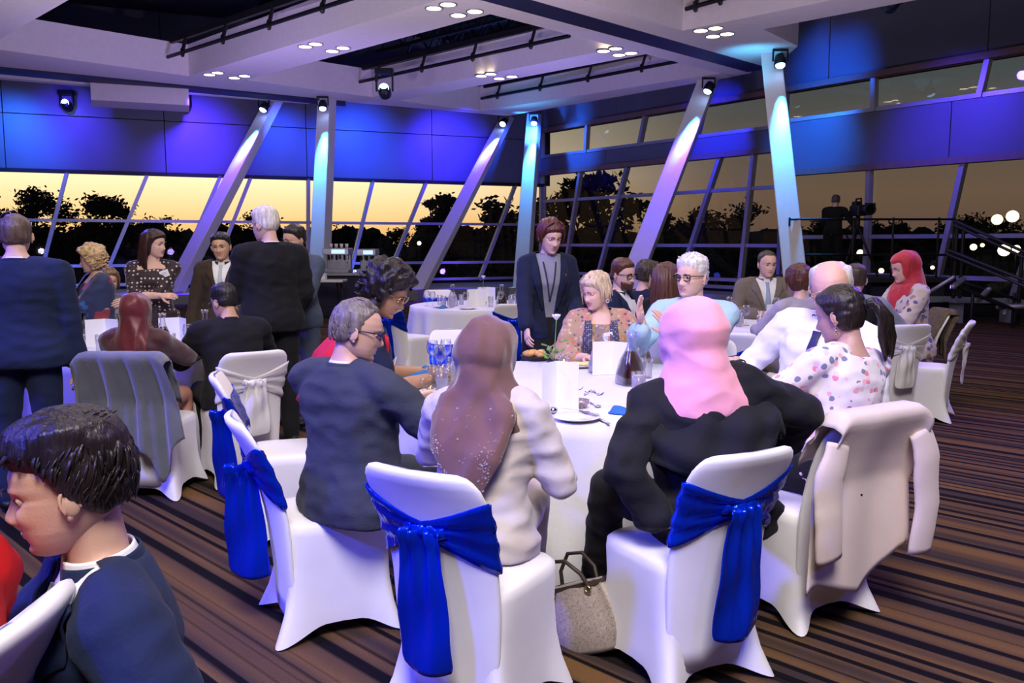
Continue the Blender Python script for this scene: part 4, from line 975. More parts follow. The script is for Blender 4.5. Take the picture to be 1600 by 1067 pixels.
class Person:
    def __init__(s, label, top, Y, yaw, sit=False, s_=1.0, lean=0, side=0, twist=0, hyaw=0, hpitch=0, hroll=0, wd=1.0, fem=0, skin=(.62, .36, .26),
                 hl=None, hr=None, pole_l=None, pole_r=None, vox=.014, hi=False, smile=0, eyes=True, down=0, seat=.48, fixscale=False, legs=None, topadd=.012, bulk=1.0, palmL=None, palmR=None, curl=.6, dirL=None, dirR=None, bust=None, nolegs=False, group=None):
        s.__dict__.update(locals()); s.sc = s_; s.Hs = None
        tgt = aty(top[0], top[1], Y); s.P = V((tgt.x, Y, 0)); ry = M.Rotation(-rad(yaw), 3, 'Z')
        for _ in range(8):
            s.skel(); tl = s.Mh @ V((0, -.01, .118+topadd))
            e = tgt.z-tl.z
            if not fixscale: s.sc = max(.84, min(1.16, s.sc*(1+e/tl.z*1.2)))
            elif sit: s.lean = max(0, min(55, s.lean-e/(.62*s.sc)/max(.25, math.sin(rad(s.lean)))*57*.7))
            w_ = ry @ tl; s.P = V((tgt.x-w_.x, Y-w_.y, 0))
        s.top_err = tgt.z-(s.Mh @ V((0, -.01, .118+topadd))).z
        s.root = thing('person', label, 'person', s.P, -rad(yaw), group)
        s.bvh = {}
    def skel(s):
        k = s.sc; hz = (s.seat+.085*k) if s.sit else .93*k
        s.hip = V((0, 0, hz)); d = V((math.sin(rad(s.side)), math.sin(rad(s.lean)), math.cos(rad(s.lean))*math.cos(rad(s.side)))).normalized(); s.ax = d
        s.Rt = rotto(d, -rad(s.twist)); s.L = .50*k
        T = lambda x, y, h: s.hip+rotto(d, -rad(s.twist)*min(1, max(0, h)/.4)) @ V((x*s.wd, y, h))*k
        s.T = T
        s.neck = T(0, -.01, .50); wsh = (.185 if not s.fem else .165)
        s.sh = {1: T(wsh, -.01, .435), -1: T(-wsh, -.01, .435)}
        nd_ = (d*.75+V((0, .10, .35))).normalized(); s.hb = s.neck+nd_*.045*k
        R = s.Rt @ M.Identity(3); 
        base = M.Rotation(-rad(s.twist)*0, 3, 'Z')
        Rh = M.Rotation(-rad(s.hyaw), 3, 'Z') @ M.Rotation(-rad(s.hpitch), 3, 'X') @ M.Rotation(rad(s.hroll), 3, 'Y')
        hc = s.hb+Rh @ V((0, .020, .100))*k
        s.hs = k*1.0; s.Mh = M.Translation(hc) @ Rh.to_4x4() @ M.Scale(s.hs, 4); s.hc = hc; s.Rh = Rh
        ua, fa = .285*k, .255*k; s.el = {}; s.wr = {}
        for sd, tg, pl in ((1, s.hr, s.pole_r), (-1, s.hl, s.pole_l)):
            if tg is None: tg = (sd*.16, .34, s.seat+.26) if s.sit else (sd*.27, .03, .80*k)
            pl = pl or ((sd*.8, -.5, -.6) if s.sit else (sd*.4, -1, 0))
            s.el[sd], s.wr[sd] = ik(s.sh[sd], V(tg), ua, fa, pl)
        s.kn = {}; s.an = {}; s.hj = {}
        for sd in (1, -1):
            hj = s.hip+V((sd*.095*k, 0, -.02)); s.hj[sd] = hj
            if s.legs and sd in s.legs: s.kn[sd], s.an[sd] = [V(q) for q in s.legs[sd]]
            elif s.sit: s.kn[sd] = hj+V((sd*.05, .43*k, -.01)); s.an[sd] = V((s.kn[sd].x, s.kn[sd].y-.02, .08))
            else: s.kn[sd] = hj+V((sd*.015, .01, -.42*k)); s.an[sd] = V((hj.x+sd*.02, -.02, .08))
    RG = [(-.10, .150, .115, 0), (-.03, .172, .128, -.005), (.05, .165, .118, -.005), (.13, .148, .106, 0), (.22, .146, .104, .006), (.31, .160, .114, .006), (.38, .168, .112, 0), (.43, .150, .095, -.005), (.47, .105, .075, -.01), (.505, .066, .058, -.012), (.54, .050, .052, -.008)]
    def ring(s, h, hw, hd, yo, n=26, e=.82):
        out = []
        for j in range(n):
            a = 2*math.pi*j/n; out.append(s.T(sgnpow(math.cos(a), e)*hw, sgnpow(math.sin(a), e)*hd+yo, h))
        return out
    def torso(s, m, add=0, h0=-.12, h1=.60, flare=0, open_neck=False, belly=0):
        R = []
        for h, hw, hd, yo in s.RG:
            if h < h0 or h > h1: continue
            if s.fem and .0 < h < .2: hw *= .90
            f = flare*max(0, .10-h)/.2
            bl = belly*math.exp(-((h-.10)/.13)**2)
            b = (s.bust if s.bust is not None else (.03 if s.fem else 0))*math.exp(-((h-.31)/.07)**2)
            R.append(s.ring(h, hw*s.bulk+add+f, (hd+b*.5+bl*.6)*s.bulk**.5+add+f*.6, yo+b*.5+bl*.5))
        m.loft(R)
    def arm(s, m, sd, add=0, upto=1.0, cuff=0, flat=1.0):
        k = s.sc; g = k*(1 if not s.fem else .88)
        a, e, w_ = s.sh[sd], s.el[sd], s.wr[sd]; nk = s.T(sd*.055, -.01, .475)
        m.tube([nk, s.T(sd*.13, -.01, .452), a], [(.042*g+add*.8), (.052*g+add), (.058*g+add)], 12)
        if upto <= .5: m.tube([a, a.lerp(e, .4), a.lerp(e, upto*2*.98)], [.058*g+add, .052*g+add, .046*g+add], 14); return
        q = e.lerp(w_, (upto-.5)*2)
        m.tube([a, a.lerp(e, .5), e], [.058*g+add, .050*g+add, .044*g+add], 14)
        m.tube([e, e.lerp(q, .5), q], [.044*g+add, .040*g+add*.9, .029*g+add+cuff], 14, round_ends=True)
    def body(s, bare=True):
        k = s.sc; m = MB(); s.torso(m, -.006)
        m.tube([s.T(0, -.01, .47), s.neck, s.hb, s.hc+s.Rh @ V((0, -.02, -.03))*k], [.062*k*(.88 if s.fem else 1), .054*k*(.86 if s.fem else 1), .052*k*(.86 if s.fem else 1), .052*k], 14)
        for sd in (1, -1):
            s.arm(m, sd)
            if not s.nolegs:
                m.tube([s.hj[sd], s.kn[sd]], [.085*k, .055*k], 12); m.tube([s.kn[sd], s.kn[sd].lerp(s.an[sd], .35), s.an[sd]], [.053*k, .052*k, .034*k], 12)
        me = remesh(m, s.vox*1.1, 2)
        b = MB(); add_head(b, s.hi, s.smile, s.fem, s.eyes, s.down, s.Mh)
        for sd in (1, -1):
            e, w_ = s.el[sd], s.wr[sd]; d = (V(s.dirR if sd > 0 else s.dirL) if (s.dirR if sd > 0 else s.dirL) else (w_-e)).normalized()
            pn = (s.palmR if sd > 0 else s.palmL) or (-sd*.9, .0, -.45)
            x = d.cross(V(pn)); # thumb side: for a right hand with palm down thumb points left
            hand(b, w_, d, pn, k*(1 if not s.fem else .9), s.curl, -1 if sd > 0 else 1)
        base = len(b.v)
        vs = [tuple(v.co) for v in me.vertices]; fs = [list(p.vertices) for p in me.polygons]
        b.add(vs, fs, 0); bpy.data.meshes.remove(me)
        return b.build('body', [skinm(s.skin), LIP, EYEW, IRIS, TOOTH], s.root, True)
    def garment(s, name, mat, add=.018, h0=-.12, flare=.0, upto=1.0, cuff=.012, wr=.006, legs=False, skirt=None, vcut=None, h1=.53, belly=0, ws=(7, 7, 12), smooth=3, collar=0):
        m = MB(); s.torso(m, add*.8, h0-.0, h1, flare, belly=belly)
        if upto:
            for sd in (1, -1): s.arm(m, sd, add, upto, cuff)
        if legs: s.legmb(m, .018)
        if skirt: s.skirtmb(m, *skirt)
        me = remesh(m, s.vox, smooth); 
        if wr: wrinkle(me, wr, ws, seed=s.P.x*7+s.P.y)
        o = link(name, me, s.root); me.materials.append(mat)
        if vcut:
            hb, ht, vw = vcut; bm = bmesh.new(); bm.from_mesh(me); fw = s.Rt @ V((0, 1, 0))
            for sd in (1, -1):
                p0 = s.T(0, .1, hb); p1 = s.T(sd*vw, .1, ht); nn = (p1-p0).cross(fw)
                bmesh.ops.bisect_plane(bm, geom=bm.verts[:]+bm.edges[:]+bm.faces[:], plane_co=p0, plane_no=nn, dist=1e-5)
            Ri = s.Rt.inverted(); kill = []
            for f in bm.faces:
                q = Ri @ (f.calc_center_median()-s.hip)/s.sc; q.x /= s.wd
                if q.y > .0 and q.z > hb and abs(q.x) < vw*(q.z-hb)/(ht-hb) and q.z < .56: kill.append(f)
            bmesh.ops.delete(bm, geom=kill, context='FACES'); bm.to_mesh(me); bm.free()
        me.polygons.foreach_set('use_smooth', [True]*len(me.polygons))
        bm = bmesh.new(); bm.from_mesh(me); s.bvh[name] = BVHTree.FromBMesh(bm); bm.free()
        return o
    def legmb(s, m, add=.015, taper=1):
        k = s.sc
        m.loft([s.ring(h, hw+add, hd+add, yo) for h, hw, hd, yo in s.RG[:3]])
        for sd in (1, -1):
            m.tube([s.hj[sd], s.hj[sd].lerp(s.kn[sd], .5), s.kn[sd]], [.088*k+add, .078*k+add, .060*k+add], 14)
            m.tube([s.kn[sd], s.kn[sd].lerp(s.an[sd], .4), s.an[sd]+V((0, 0, .0))], [.060*k+add, .056*k+add, .046*k+add], 14)
    def trousers(s, mat, wr=.006):
        m = MB(); s.legmb(m); me = remesh(m, s.vox*1.2, 3)
        if wr: wrinkle(me, wr, (7, 7, 11), seed=s.P.x*5)
        me.materials.append(mat); return link('trousers', me, s.root)
    def skirtmb(s, m, length, wtop, wbot, dtop, dbot):
        R = []
        for i in range(7):
            t = i/6; h = .06-length*t; w_ = wtop+(wbot-wtop)*t; d_ = dtop+(dbot-dtop)*t
            c = s.hip+V((0, 0, h)); R.append([c+V((math.cos(a)*w_, math.sin(a)*d_, 0)) for a in [2*math.pi*j/24 for j in range(24)]])
        m.loft(R[::-1])
    def shoes(s, mat):
        for sd in (1, -1):
            a = s.an[sd]; m = MB(); 
            for zz in (1,):
                m.tube([V((a.x, a.y-.03, .05)), V((a.x, a.y+.06, .045)), V((a.x, a.y+.17, .035))], [.045, .045, .035], 12, flat=.8)
                m.tube([V((a.x, a.y-.01, .05)), a], [.045, .045], 10)
            zmin = min(v[2] for v in m.v); m.v = [(x, y, max(z, .0)) for x, y, z in m.v]
            m.build('shoe', mat, s.root, True)
    def surf(s, g, x, h, off=.004):
        """point on garment g at torso coordinates x, h seen from the front"""
        fw = s.Rt @ V((0, 1, 0)); o_ = s.T(x, 0, h)+fw*.5
        r = s.bvh[g].ray_cast(o_, -fw)
        if r[0] is None: r = (s.T(x, .12, h), fw)
        return r[0]+fw*off*1.0
    def strip(s, g, name, mat, pts, off=.006, th=.003, parent=None, n=10):
        """pts: list of (x_left, x_right, h) down the body"""
        rows = []
        for (a, b) in zip(pts, pts[1:]):
            for i in range(n):
                t = i/n; rows.append([a[j]+(b[j]-a[j])*t for j in range(3)])
        rows.append(pts[-1]); G = []
        for xl, xr, h in rows: G.append([s.surf(g, xl+(xr-xl)*j/4, h, off) for j in range(5)])
        m = MB(); m.sheet(G, th); return m.build(name, mat, parent or s.root, True)
    def collar(s, mat, r=.062, h=.02, open_=.035, tilt=.02, name='collar'):
        k = s.sc; m = MB(); G = []
        ax = (s.hb-s.neck).normalized(); R = rotto(ax, -rad(s.twist))
        for i in range(33):
            a = math.pi/2+open_*8+(2*math.pi-open_*16)*i/32
            G.append([s.neck+R @ V((math.cos(a)*(r+q*.012)*1.0, math.sin(a)*(r+q*.012)+.0, h-q*.045))*k for q in (0, .12, .5, 1)])
        m.sheet(G, .004); return m.build(name, mat, s.root, True)
    def badge(s, g, x=-.09, h=.33, w_=.075, hh=.048, tilt=0):
        c = s.surf(g, x, h, .010); R = s.Rt @ M.Rotation(tilt, 3, 'Y'); m = MB(); m.box(c, (w_*s.sc, .003, hh*s.sc), R); b = m.build('name_badge', paper, s.root, bevel=.001)
        m = MB()
        for q, l_ in ((.008, .7), (-.006, .5)): m.box(c+R @ V((0, .002, q)), (w_*l_*s.sc, .001, .003), R)
        m.build('printed_line', pm('badge_ink', (.15, .15, .3), .6, vary=.1), b)
    def suit(s, jm, tm=None, shirt=paper, tie=None, v=(.16, .50, .085), lapels=True, h0=-.16, belly=0, wr=.007, buttons=True, flare=.03, v2=True):
        tm = tm or jm
        s.garment('shirt', shirt, .006, h0=-.05, upto=.98, cuff=.002, wr=.003, belly=belly) if v2 else None
        s.garment('jacket', jm, .022, h0=-.16, flare=flare, upto=.93, cuff=.016, wr=wr, vcut=v if v2 else None, belly=belly)
        s.collar(shirt, .060, .022)
        s.collar(jm, .070, .014, .05, name='jacket_collar')
        if v2:
            hb, ht, vw = v
            if lapels:
                for sd in (1, -1):
                    s.strip('jacket', 'lapel', jm, [(sd*(vw+.008), sd*(vw+.035), ht-.02), (sd*vw*.78, sd*(vw*.78+.065), ht-(ht-hb)*.28), (sd*vw*.70, sd*(vw*.72+.045), ht-(ht-hb)*.34), (sd*.004, sd*.012, hb+.01)], .010, .005)
            if tie:
                s.strip('shirt', 'tie', tie, [(-.016, .016, .475), (-.012, .012, .44), (-.030, .030, hb+.02)], .007, .006)
        if not s.nolegs: s.trousers(tm); s.shoes(black)
    # ---- hair
    def hair(s, style, col, seed=0, name='hair'):
        mt = hairmat(col, style+'%d' % int(col[0]*500)); Mx = s.Mh; m = None
        def put(mb, nm=name, par=None): mb.xf(Mx); return mb.build(nm, mt, par or s.root, True)
        if style == 'short':
            mk = lambda x, y, z: sm(z+.55*y*(-1)*.0+( -.5*y if y > 0 else 0)+(.010 if y < -.02 else 0), .005+.020*(y > .02), .022+.024*(y > .02))*1.0 if y > -.02 else sm(z, -.060, -.045)
            def mk(x, y, z):
                line = np.interp(y, [-.10, -.05, -.015, .005, .03, .055, .085], [-.062, -.055, -.030, .000, .030, .060, .072]); return sm(z-line, -.010, .022)
            put(shell(lambda x, y, z: .003+.005*sm(z, -.06, .0)+.012*sm(z, .02, .10), mk, .007, 55, s.hi, seed, stretch=(1, .5, .3)))
        elif style == 'young':
            def mk(x, y, z):
                line = np.interp(y, [-.10, -.05, -.012, .002, .016, .030, .055, .085], [-.062, -.054, -.016, .008, .032, .048, .056, .058]); return sm(z-line, -.008, .018)
            h_ = put(shell(lambda x, y, z: .003+.010*sm(z, -.07, .0)+.016*sm(z, .03, .10)+.008*sm(y, .02, .08), mk, .008, 48, True, seed, stretch=(1.2, .35, .5)))
            rnd = random.Random(seed)
            for k in range(260):
                a = rnd.uniform(-.78, .78); y0 = rnd.uniform(-.07, .055); x0 = a*.070*math.sqrt(max(.05, 1-(y0/.11)**2)); z0 = .118*math.sqrt(max(.02, 1-(x0/.085)**2-(y0/.115)**2))+.008
                d = V((a*.02+rnd.uniform(-.012, .012), .030+.02*rnd.random(), -.010-.030*abs(a))); p = V((x0, y0, z0)); q = MB(); q.tube([p-d*.6+V((0, 0, .004)), p+V((0, 0, .010)), p+d*.9+V((0, 0, .004))], [.002, .005, .0012], 5)
                if k == 0: cl = MB()
                cl.add(q.v, q.f)
            put(cl, 'hair_tuft', h_)
            s.strands(mt, h_, 620, lambda y: np.interp(y, [-.10, -.05, -.012, .002, .016, .030, .055, .085], [-.050, -.044, -.008, .012, .036, .052, .058, .060]), .024, seed)
        elif style == 'balding':
            def mk(x, y, z):
                line = np.interp(y, [-.10, -.05, -.015, .005], [-.062, -.055, -.030, .000]); side = sm(z-line, -.010, .022)*sm(-y, -.015, .0); return side*(1-sm(z, .070, .105)*.9)
            put(shell(.018, mk, .010, 60, s.hi, seed, stretch=(1, .5, .3)))
        elif style == 'thin':
            def mk(x, y, z):
                line = np.interp(y, [-.10, -.05, -.015, .005, .02, .05], [-.062, -.055, -.030, .000, .05, .085]); return sm(z-line, -.008, .014)
            h_ = put(shell(.008, mk, .006, 60, s.hi, seed, stretch=(1, .5, .3)))
            if s.hi: s.strands(mt, h_, 520, lambda y: np.interp(y, [-.10, -.05, -.015, .005, .02, .05], [-.060, -.052, -.026, .004, .052, .085]), .010, seed)
        elif style == 'spiky':
            def mk(x, y, z):
                line = np.interp(y, [-.10, -.05, -.015, .005, .03, .055, .085], [-.062, -.055, -.030, .000, .030, .055, .070]); return sm(z-line, -.010, .022)
            h_ = put(shell(lambda x, y, z: .007+.014*sm(z, .03, .10), mk, .012, 70, s.hi, seed))
            rnd = random.Random(seed); cl = MB()
            for k in range(70):
                x0, y0 = rnd.uniform(-.055, .055), rnd.uniform(-.07, .065); z0 = .112*math.sqrt(max(.02, 1-(x0/.082)**2-(y0/.105)**2))
                n_ = V((x0*.8, y0*.5+.02, .1)).normalized(); p = V((x0, y0, z0)); cl.tube([p, p+n_*.034+V((rnd.uniform(-.006, .006), rnd.uniform(-.006, .006), 0))], [.006, .0015], 6)
            put(cl, 'hair_tuft', h_)
        elif style in ('bob', 'pixie', 'curly', 'blondshort'):
            low = {'bob': -.085, 'pixie': -.060, 'curly': -.10, 'blondshort': -.075}[style]; th = {'bob': .020, 'pixie': .016, 'curly': .036, 'blondshort': .020}[style]
            def mk(x, y, z):
                line = np.interp(y, [-.10, -.02, .012, .035, .06, .085], [low, low, low+.03 if style != 'pixie' else -.02, .005, .045, .058]); return sm(z-line, -.010, .020)
            amp = .022 if style == 'curly' else .010; sc_ = 42 if style == 'curly' else 45
            h_ = put(shell(lambda x, y, z: th*(.75+.45*sm(z, 0, .1)), mk, amp, sc_, True, seed, stretch=(1, 1, 1) if style == 'curly' else (1, .6, .35)))
            rnd = random.Random(seed); cl = MB()
            if style == 'curly':
                for k in range(120):
                    th_, ph_ = rnd.uniform(1.0, 5.3)-math.pi/2-math.pi/2+math.pi, rnd.uniform(-.6, 1.45)
                    d = V((math.cos(th_)*math.cos(ph_), math.sin(th_)*math.cos(ph_), math.sin(ph_)))
                    if d.y > .35 and d.z < .55: continue
                    p = V((d.x*.098, d.y*.118-.012, d.z*.135)); r_ = rnd.uniform(.012, .022)
                    cl.tube([p+V((math.cos(q*1.1+k)*r_, math.sin(q*1.1+k)*r_, q*.004-.01)) for q in range(6)], [.007]*6, 6)
                put(cl, 'hair_curl', h_)
            else:
                for k in range(46):
                    a = rnd.uniform(-1.0, 1.0); sd = 1 if rnd.random() < .5 else -1; y0 = rnd.uniform(-.07, .05); z1 = rnd.uniform(low-.005, .02); x1 = sd*(.082+.012*rnd.random())*math.sqrt(max(.1, 1-(y0/.12)**2))
                    cl.tube([(sd*.02, y0+.02, .128), (sd*.072, y0+.01, .085), (x1*1.05, y0, .03), (x1, y0+rnd.uniform(-.01, .015), z1)], [.004, .008, .008, .002], 6)
                put(cl, 'hair_lock', h_)
        elif style in ('long', 'ponytail'):
            def mk(x, y, z):
                line = np.interp(y, [-.10, -.02, .006, .03, .055, .085], [-.08, -.07, -.02, .03, .058, .070] if style == 'ponytail' else [-.10, -.10, -.07, .005, .045, .062]); return sm(z-line, -.008, .018)
            h_ = put(shell(lambda x, y, z: (.012 if style == 'ponytail' else .020), mk, .005, 60, True, seed, stretch=(1, .3, .8)))
            if style == 'ponytail':
                cl = MB(); rnd = random.Random(seed)
                for k in range(26):
                    a = rnd.uniform(0, 6.28); q = rnd.uniform(0, 1)**.5; ox, oz = math.cos(a)*q, math.sin(a)*q; L_ = rnd.uniform(.85, 1.12)
                    bx = .05*1
                    cl.tube([(ox*.012, -.112, .020+oz*.012), (ox*.028+.02, -.150+oz*.01, .018+oz*.020), (ox*.050+.06, -.158, -.05*L_+oz*.02), (ox*.052+.085, -.138+oz*.02, -.125*L_), (ox*.03+.095, -.12+oz*.015, -.20*L_)], [.007, .013, .015, .012, .003], 8)
                put(cl, 'ponytail', h_); q = MB(); q.lathe([(.016, -.008), (.022, 0), (.016, .008), (.012, 0), (.016, -.008)], (0, -.120, .020), 16, M.Rotation(rad(90), 3, 'X')); mm = q.xf(Mx).build('hair_band', black, h_, True)
            else:
                cl = MB(); rnd = random.Random(seed)
                for k in range(60):
                    a = rnd.uniform(math.pi*.98, math.pi*2.02); x1 = math.cos(a)*.088; y1 = math.sin(a)*.105-.012; L_ = rnd.uniform(.24, .34)
                    cl.tube([(x1*.5, y1*.5, .122), (x1*.95, y1*.95, .075), (x1*1.08, y1*1.05, -.02), (x1*1.12+rnd.uniform(-.01, .01), y1*1.08, -.14), (x1*1.0, y1*1.05+rnd.uniform(-.01, .02), -L_)], [.008, .014, .016, .016, .004], 7)
                put(cl, 'hair_length', h_)
    def strands(s, mt, par, cnt, line, lift, seed):
        rnd = random.Random(seed); cl = MB(); Rp = M.Rotation(rad(22), 3, 'X')
        for k in range(cnt):
            a = rnd.uniform(0, 6.283); f0 = rad(rnd.uniform(2, 88)); df = rad(rnd.uniform(20, 38)); pts = []
            for i in range(5):
                f = f0+df*i/4; aa = a+.18*math.sin(k)*i/4; d = Rp @ V((math.sin(f)*math.sin(aa), math.sin(f)*math.cos(aa), math.cos(f)))
                w_, yf, yb = hrow(max(-.11, min(.112, d.z*.12)))
                r_ = 1/math.sqrt((d.x/.077)**2+(d.y/(.096 if d.y > 0 else .100))**2+(d.z/.119)**2); li = lift*(.16+.84*max(0, min(1, (d.z+.3)/.9)))
                p = d*(r_+li*(.85+.25*math.sin(i*.8+k)))+V((0, -.006, 0))
                if p.z < line(p.y): break
                pts.append(p)
            if len(pts) >= 3: cl.tube(pts, [.0012]+[.0032+.0016*(k % 3)/2]*(len(pts)-2)+[.0008], 5, flat=.6, round_ends=False)
        cl.xf(s.Mh).build('hair_strands', mt, par, True, kind='stuff')
    def brows(s, col=(.05, .03, .02)):
        for sd in (1, -1):
            m = MB(); pts = [s.Mh @ V((sd*x, .0935+.004-(x-.02)**2*4, z)) for x, z in ((.012, .020), (.022, .025), (.034, .026), (.046, .019))]
            m.tube(pts, [.0022*s.sc, .0034*s.sc, .003*s.sc, .0012*s.sc], 6)
            m.build('eyebrow', hairmat(col, 'brow%d' % int(col[0]*500)), s.root, True)
    def glasses(s, mat, w_=.030, lens=True):
        m = MB()
        for sd in (1, -1):
            pts = [(sd*.034+math.copysign(min(1, abs(math.cos(a))*1.25), math.cos(a))*.025, .098-.010*abs(.034+math.cos(a)*.02)/.05, .002+math.copysign(min(1, abs(math.sin(a))*1.25), math.sin(a))*.017) for a in [2*math.pi*i/16 for i in range(17)]]
            m.tube(pts, .0032, 6, round_ends=False); m.tube([(sd*.059, .090, .010), (sd*.079, .05, .010), (sd*.084, -.01, .008), (sd*.082, -.03, -.008)], .0026, 6)
        m.tube([(-.010, .106, .005), (0, .109, .008), (.010, .106, .005)], .0022, 6); m.xf(s.Mh); g = m.build('glasses', mat, s.root, True)
        q = MB()
        for sd in (1, -1): q.box((sd*.034, .095, .002), (.048, .001, .032))
        q.xf(s.Mh).build('lens', pane_l, g)
    def scarf(s, mat, drop_front=.16, drop_back=.20, full=1.0, wr=.010, faceopen=True, bump_back=.03, wide=.20, chain=None, seed=1, name='headscarf', fs=(10, 10, 4)):
        k = s.sc; m = MB(); R = []
        P = head_grid(False); c0 = V((0, -.008, 0))
        for r in P:
            ring = []
            for p in r:
                q = V(p); d = (q-c0).normalized()
                f = (sm(q.y, .015, .055)*(1-sm(abs(q.x), .050, .066))*(1-sm(q.z, .050, .066))) if faceopen else 0
                th = .022*full+bump_back*sm(-q.y, .0, .09)*(1-abs(q.z)/.2)
                ring.append(s.Mh @ (q+d*(th*(1-f)-.016*f)))
            R.append(ring)
        m.loft(R)
        # cowl from the jaw down to the shoulders
        RR = []
        for t, hw, fd, bd in ((0, .100, .062, .135), (.25, .112, .078, .140), (.5, .142, .100, .145), (.75, .180, .125, .150), (1.0, wide, .145, .150), (1.14, wide*1.03, .14, .145)):
            c = (s.hc+s.Rh @ V((0, -.012, -.03))*k).lerp(s.T(0, .0, .385), t); fr = s.Rh if t < .3 else s.Rt
            RR.append([c+fr @ V((math.cos(a)*hw, math.sin(a)*(fd if math.sin(a) > 0 else bd), 0))*k for a in [2*math.pi*j/24 for j in range(24)]])
        if faceopen:
            RR[0] = [p+(s.Rh @ V((0, 0, -.075)))*k*max(0, math.sin(2*math.pi*j/24)) for j, p in enumerate(RR[0])]
            RR[1] = [p+(s.Rh @ V((0, 0, -.045)))*k*max(0, math.sin(2*math.pi*j/24)) for j, p in enumerate(RR[1])]
        m.loft(RR)
        if chain:
            for pts, rs, fl in chain: m.tube([s.T(*p) for p in pts], [q*k for q in rs], 16, flat=fl, up=(0, 1, 0))
        me = remesh(m, s.vox*.75, 9); wrinkle(me, wr, fs, seed=seed)
        me.materials.append(mat); o = link(name, me, s.root)
        return o
# ================================================================== THE GUESTS
def wool(name, c, **k): return pm(name, c, .85, bump=.12, bscale=90, vary=.08, vscale=6, sheen=.03, spec=.25, **k)
navy = wool('navy_wool', (.012, .020, .060)); navy2 = wool('deep_navy_wool', (.010, .014, .040)); charc = wool('charcoal_wool', (.040, .045, .062)); blk = wool('black_wool', (.010, .010, .012)); brn = wool('brown_wool', (.045, .030, .022)); slate = wool('slate_blue_wool', (.07, .09, .13)); tan = wool('taupe_wool', (.17, .14, .12))
shirt_w = pm('shirt_white', (.80, .80, .83), .8, bump=.05, bscale=60, vary=.01); shirt_b = pm('shirt_pale_blue', (.42, .62, .74), .8, bump=.06, bscale=40, vary=.03); shirt_g = pm('shirt_grey', (.20, .20, .27), .7, bump=.06, bscale=40, vary=.05)
tie_n = pattern('tie_navy_dots', (.010, .016, .05), [(.4, .4, .45)], 90, .5, .12, 'dots'); tie_s = pm('tie_silver', (.45, .50, .52), .4, vary=.15, vscale=60)
frame_b = pm('spectacle_frame', (.01, .01, .012), .3, vary=.1); frame_bl = pm('spectacle_frame_blue', (.01, .02, .12), .3, vary=.1)
SK = (.62, .38, .29); SKA = (.60, .36, .23); SKP = (.70, .44, .36)
lany = pm('lanyard_cord', (.02, .02, .04), .8, vary=.1); lanw = pm('lanyard_white', (.6, .6, .7), .8, vary=.1)
def lanyard(s, g, mat, x=.055, h1=.46, h0=.20, w=.006):
    for sd in (1, -1): s.strip(g, 'lanyard', mat, [(sd*x-w, sd*x+w, h1), (-w, w, h0)], .009, .003)
P = {}
# --- near left: young man in navy suit
p = Person('young man with short black hair in navy suit and dotted tie, smiling, lower left', (86, 634), 1.55, -128, True, .99, lean=5, twist=6, hyaw=22, hpitch=10, skin=(.66, .40, .29), hi=True, smile=1, vox=.009, seat=.335, hl=(-.24, .16, .52), hr=(.16, .42, .60), topadd=.03, wd=1.0, bulk=.95, bust=0)
p.body(); p.suit(navy, shirt=shirt_w, tie=tie_n, v=(.10, .50, .11), wr=.010); p.hair('young', (.015, .010, .010), 3); p.brows((.02, .015, .012)); P['young'] = p
p = Person('person in bright red top cut off by the lower left edge', (-215, 650), 1.33, -80, True, 1.0, lean=0, fem=1, vox=.012, hpitch=8, skin=SKP)
p.body(); p.garment('red_top', pm('red_knit', (.55, .004, .008), .8, bump=.1, bscale=120, vary=.06), .03, h0=-.12, wr=.006, upto=.95); p.trousers(blk); p.shoes(black); p.hair('bob', (.08, .05, .03), 1)
# --- grey-haired man in glasses, back to us
p = Person('grey-haired man in charcoal suit and blue-framed glasses leaning to the right', (566, 444), 3.32, 42, True, .99, lean=12, twist=-8, hyaw=36, hpitch=14, skin=(.66, .40, .36), hi=True, vox=.011, hl=(-.10, .42, .86), hr=(.24, .40, .76), wd=1.13, bulk=1.10, topadd=.018, pole_r=(.9, -.4, -.5), fixscale=True, seat=.48, bust=0)
p.body(); p.suit(charc, shirt=shirt_w, v2=False, wr=.012, belly=.04); p.garment('shirt', shirt_w, .006, h0=-.05, upto=.98, cuff=.002, wr=0); p.hair('thin', (.16, .13, .12), 5); p.brows((.15, .12, .1)); p.glasses(frame_bl); P['grey'] = p
# --- woman with curly black hair, red shawl
p = Person('woman with curly black hair, red wrap and navy top looking down', (624, 408), 4.72, 78, True, .98, lean=19, hyaw=22, hpitch=30, fem=1, skin=(.42, .22, .13), vox=.012, hl=(-.05, .52, .80), hr=(.14, .50, .80), topadd=.03, down=1)
p.body(); p.garment('top', navy2, .014, h0=-.1, upto=.35, wr=.004, h1=.47); p.badge('top', .075, .30, .075, .11, tilt=rad(-14)); p.hair('curly', (.012, .008, .007), 8); p.brows((.02, .015, .01)); p.glasses(gold)
redw = pm('red_wrap', (.62, .003, .015), .7, bump=.1, bscale=50, vary=.08)
m = MB(); g = []
for i in range(25):
    a = math.pi*(.93+1.14*i/24); row = []
    for j in range(15):
        t = j/14; h = .475-.44*t; hw = .13+.15*min(1, t*2.4)+.03*t; hd = .11+.08*min(1, t*2)+.05*t
        row.append(p.T(math.cos(a)*hw, math.sin(a)*hd+.02+.012*math.sin(a*9+t*3), h))
    g.append(row)
m.sheet(g, .008); m.build('wrap', redw, p.root, True)
m = MB(); g = [[p.T(.14-.05*math.sin(j*.3)+.04*i, .07+.06*math.sin(j*.22)+.01*math.sin(i*3), .45-.035*j) for j in range(11)] for i in range(4)]; m.sheet(g, .01); m.build('wrap_end', redw, p.root, True)
p.trousers(blk); p.shoes(black)
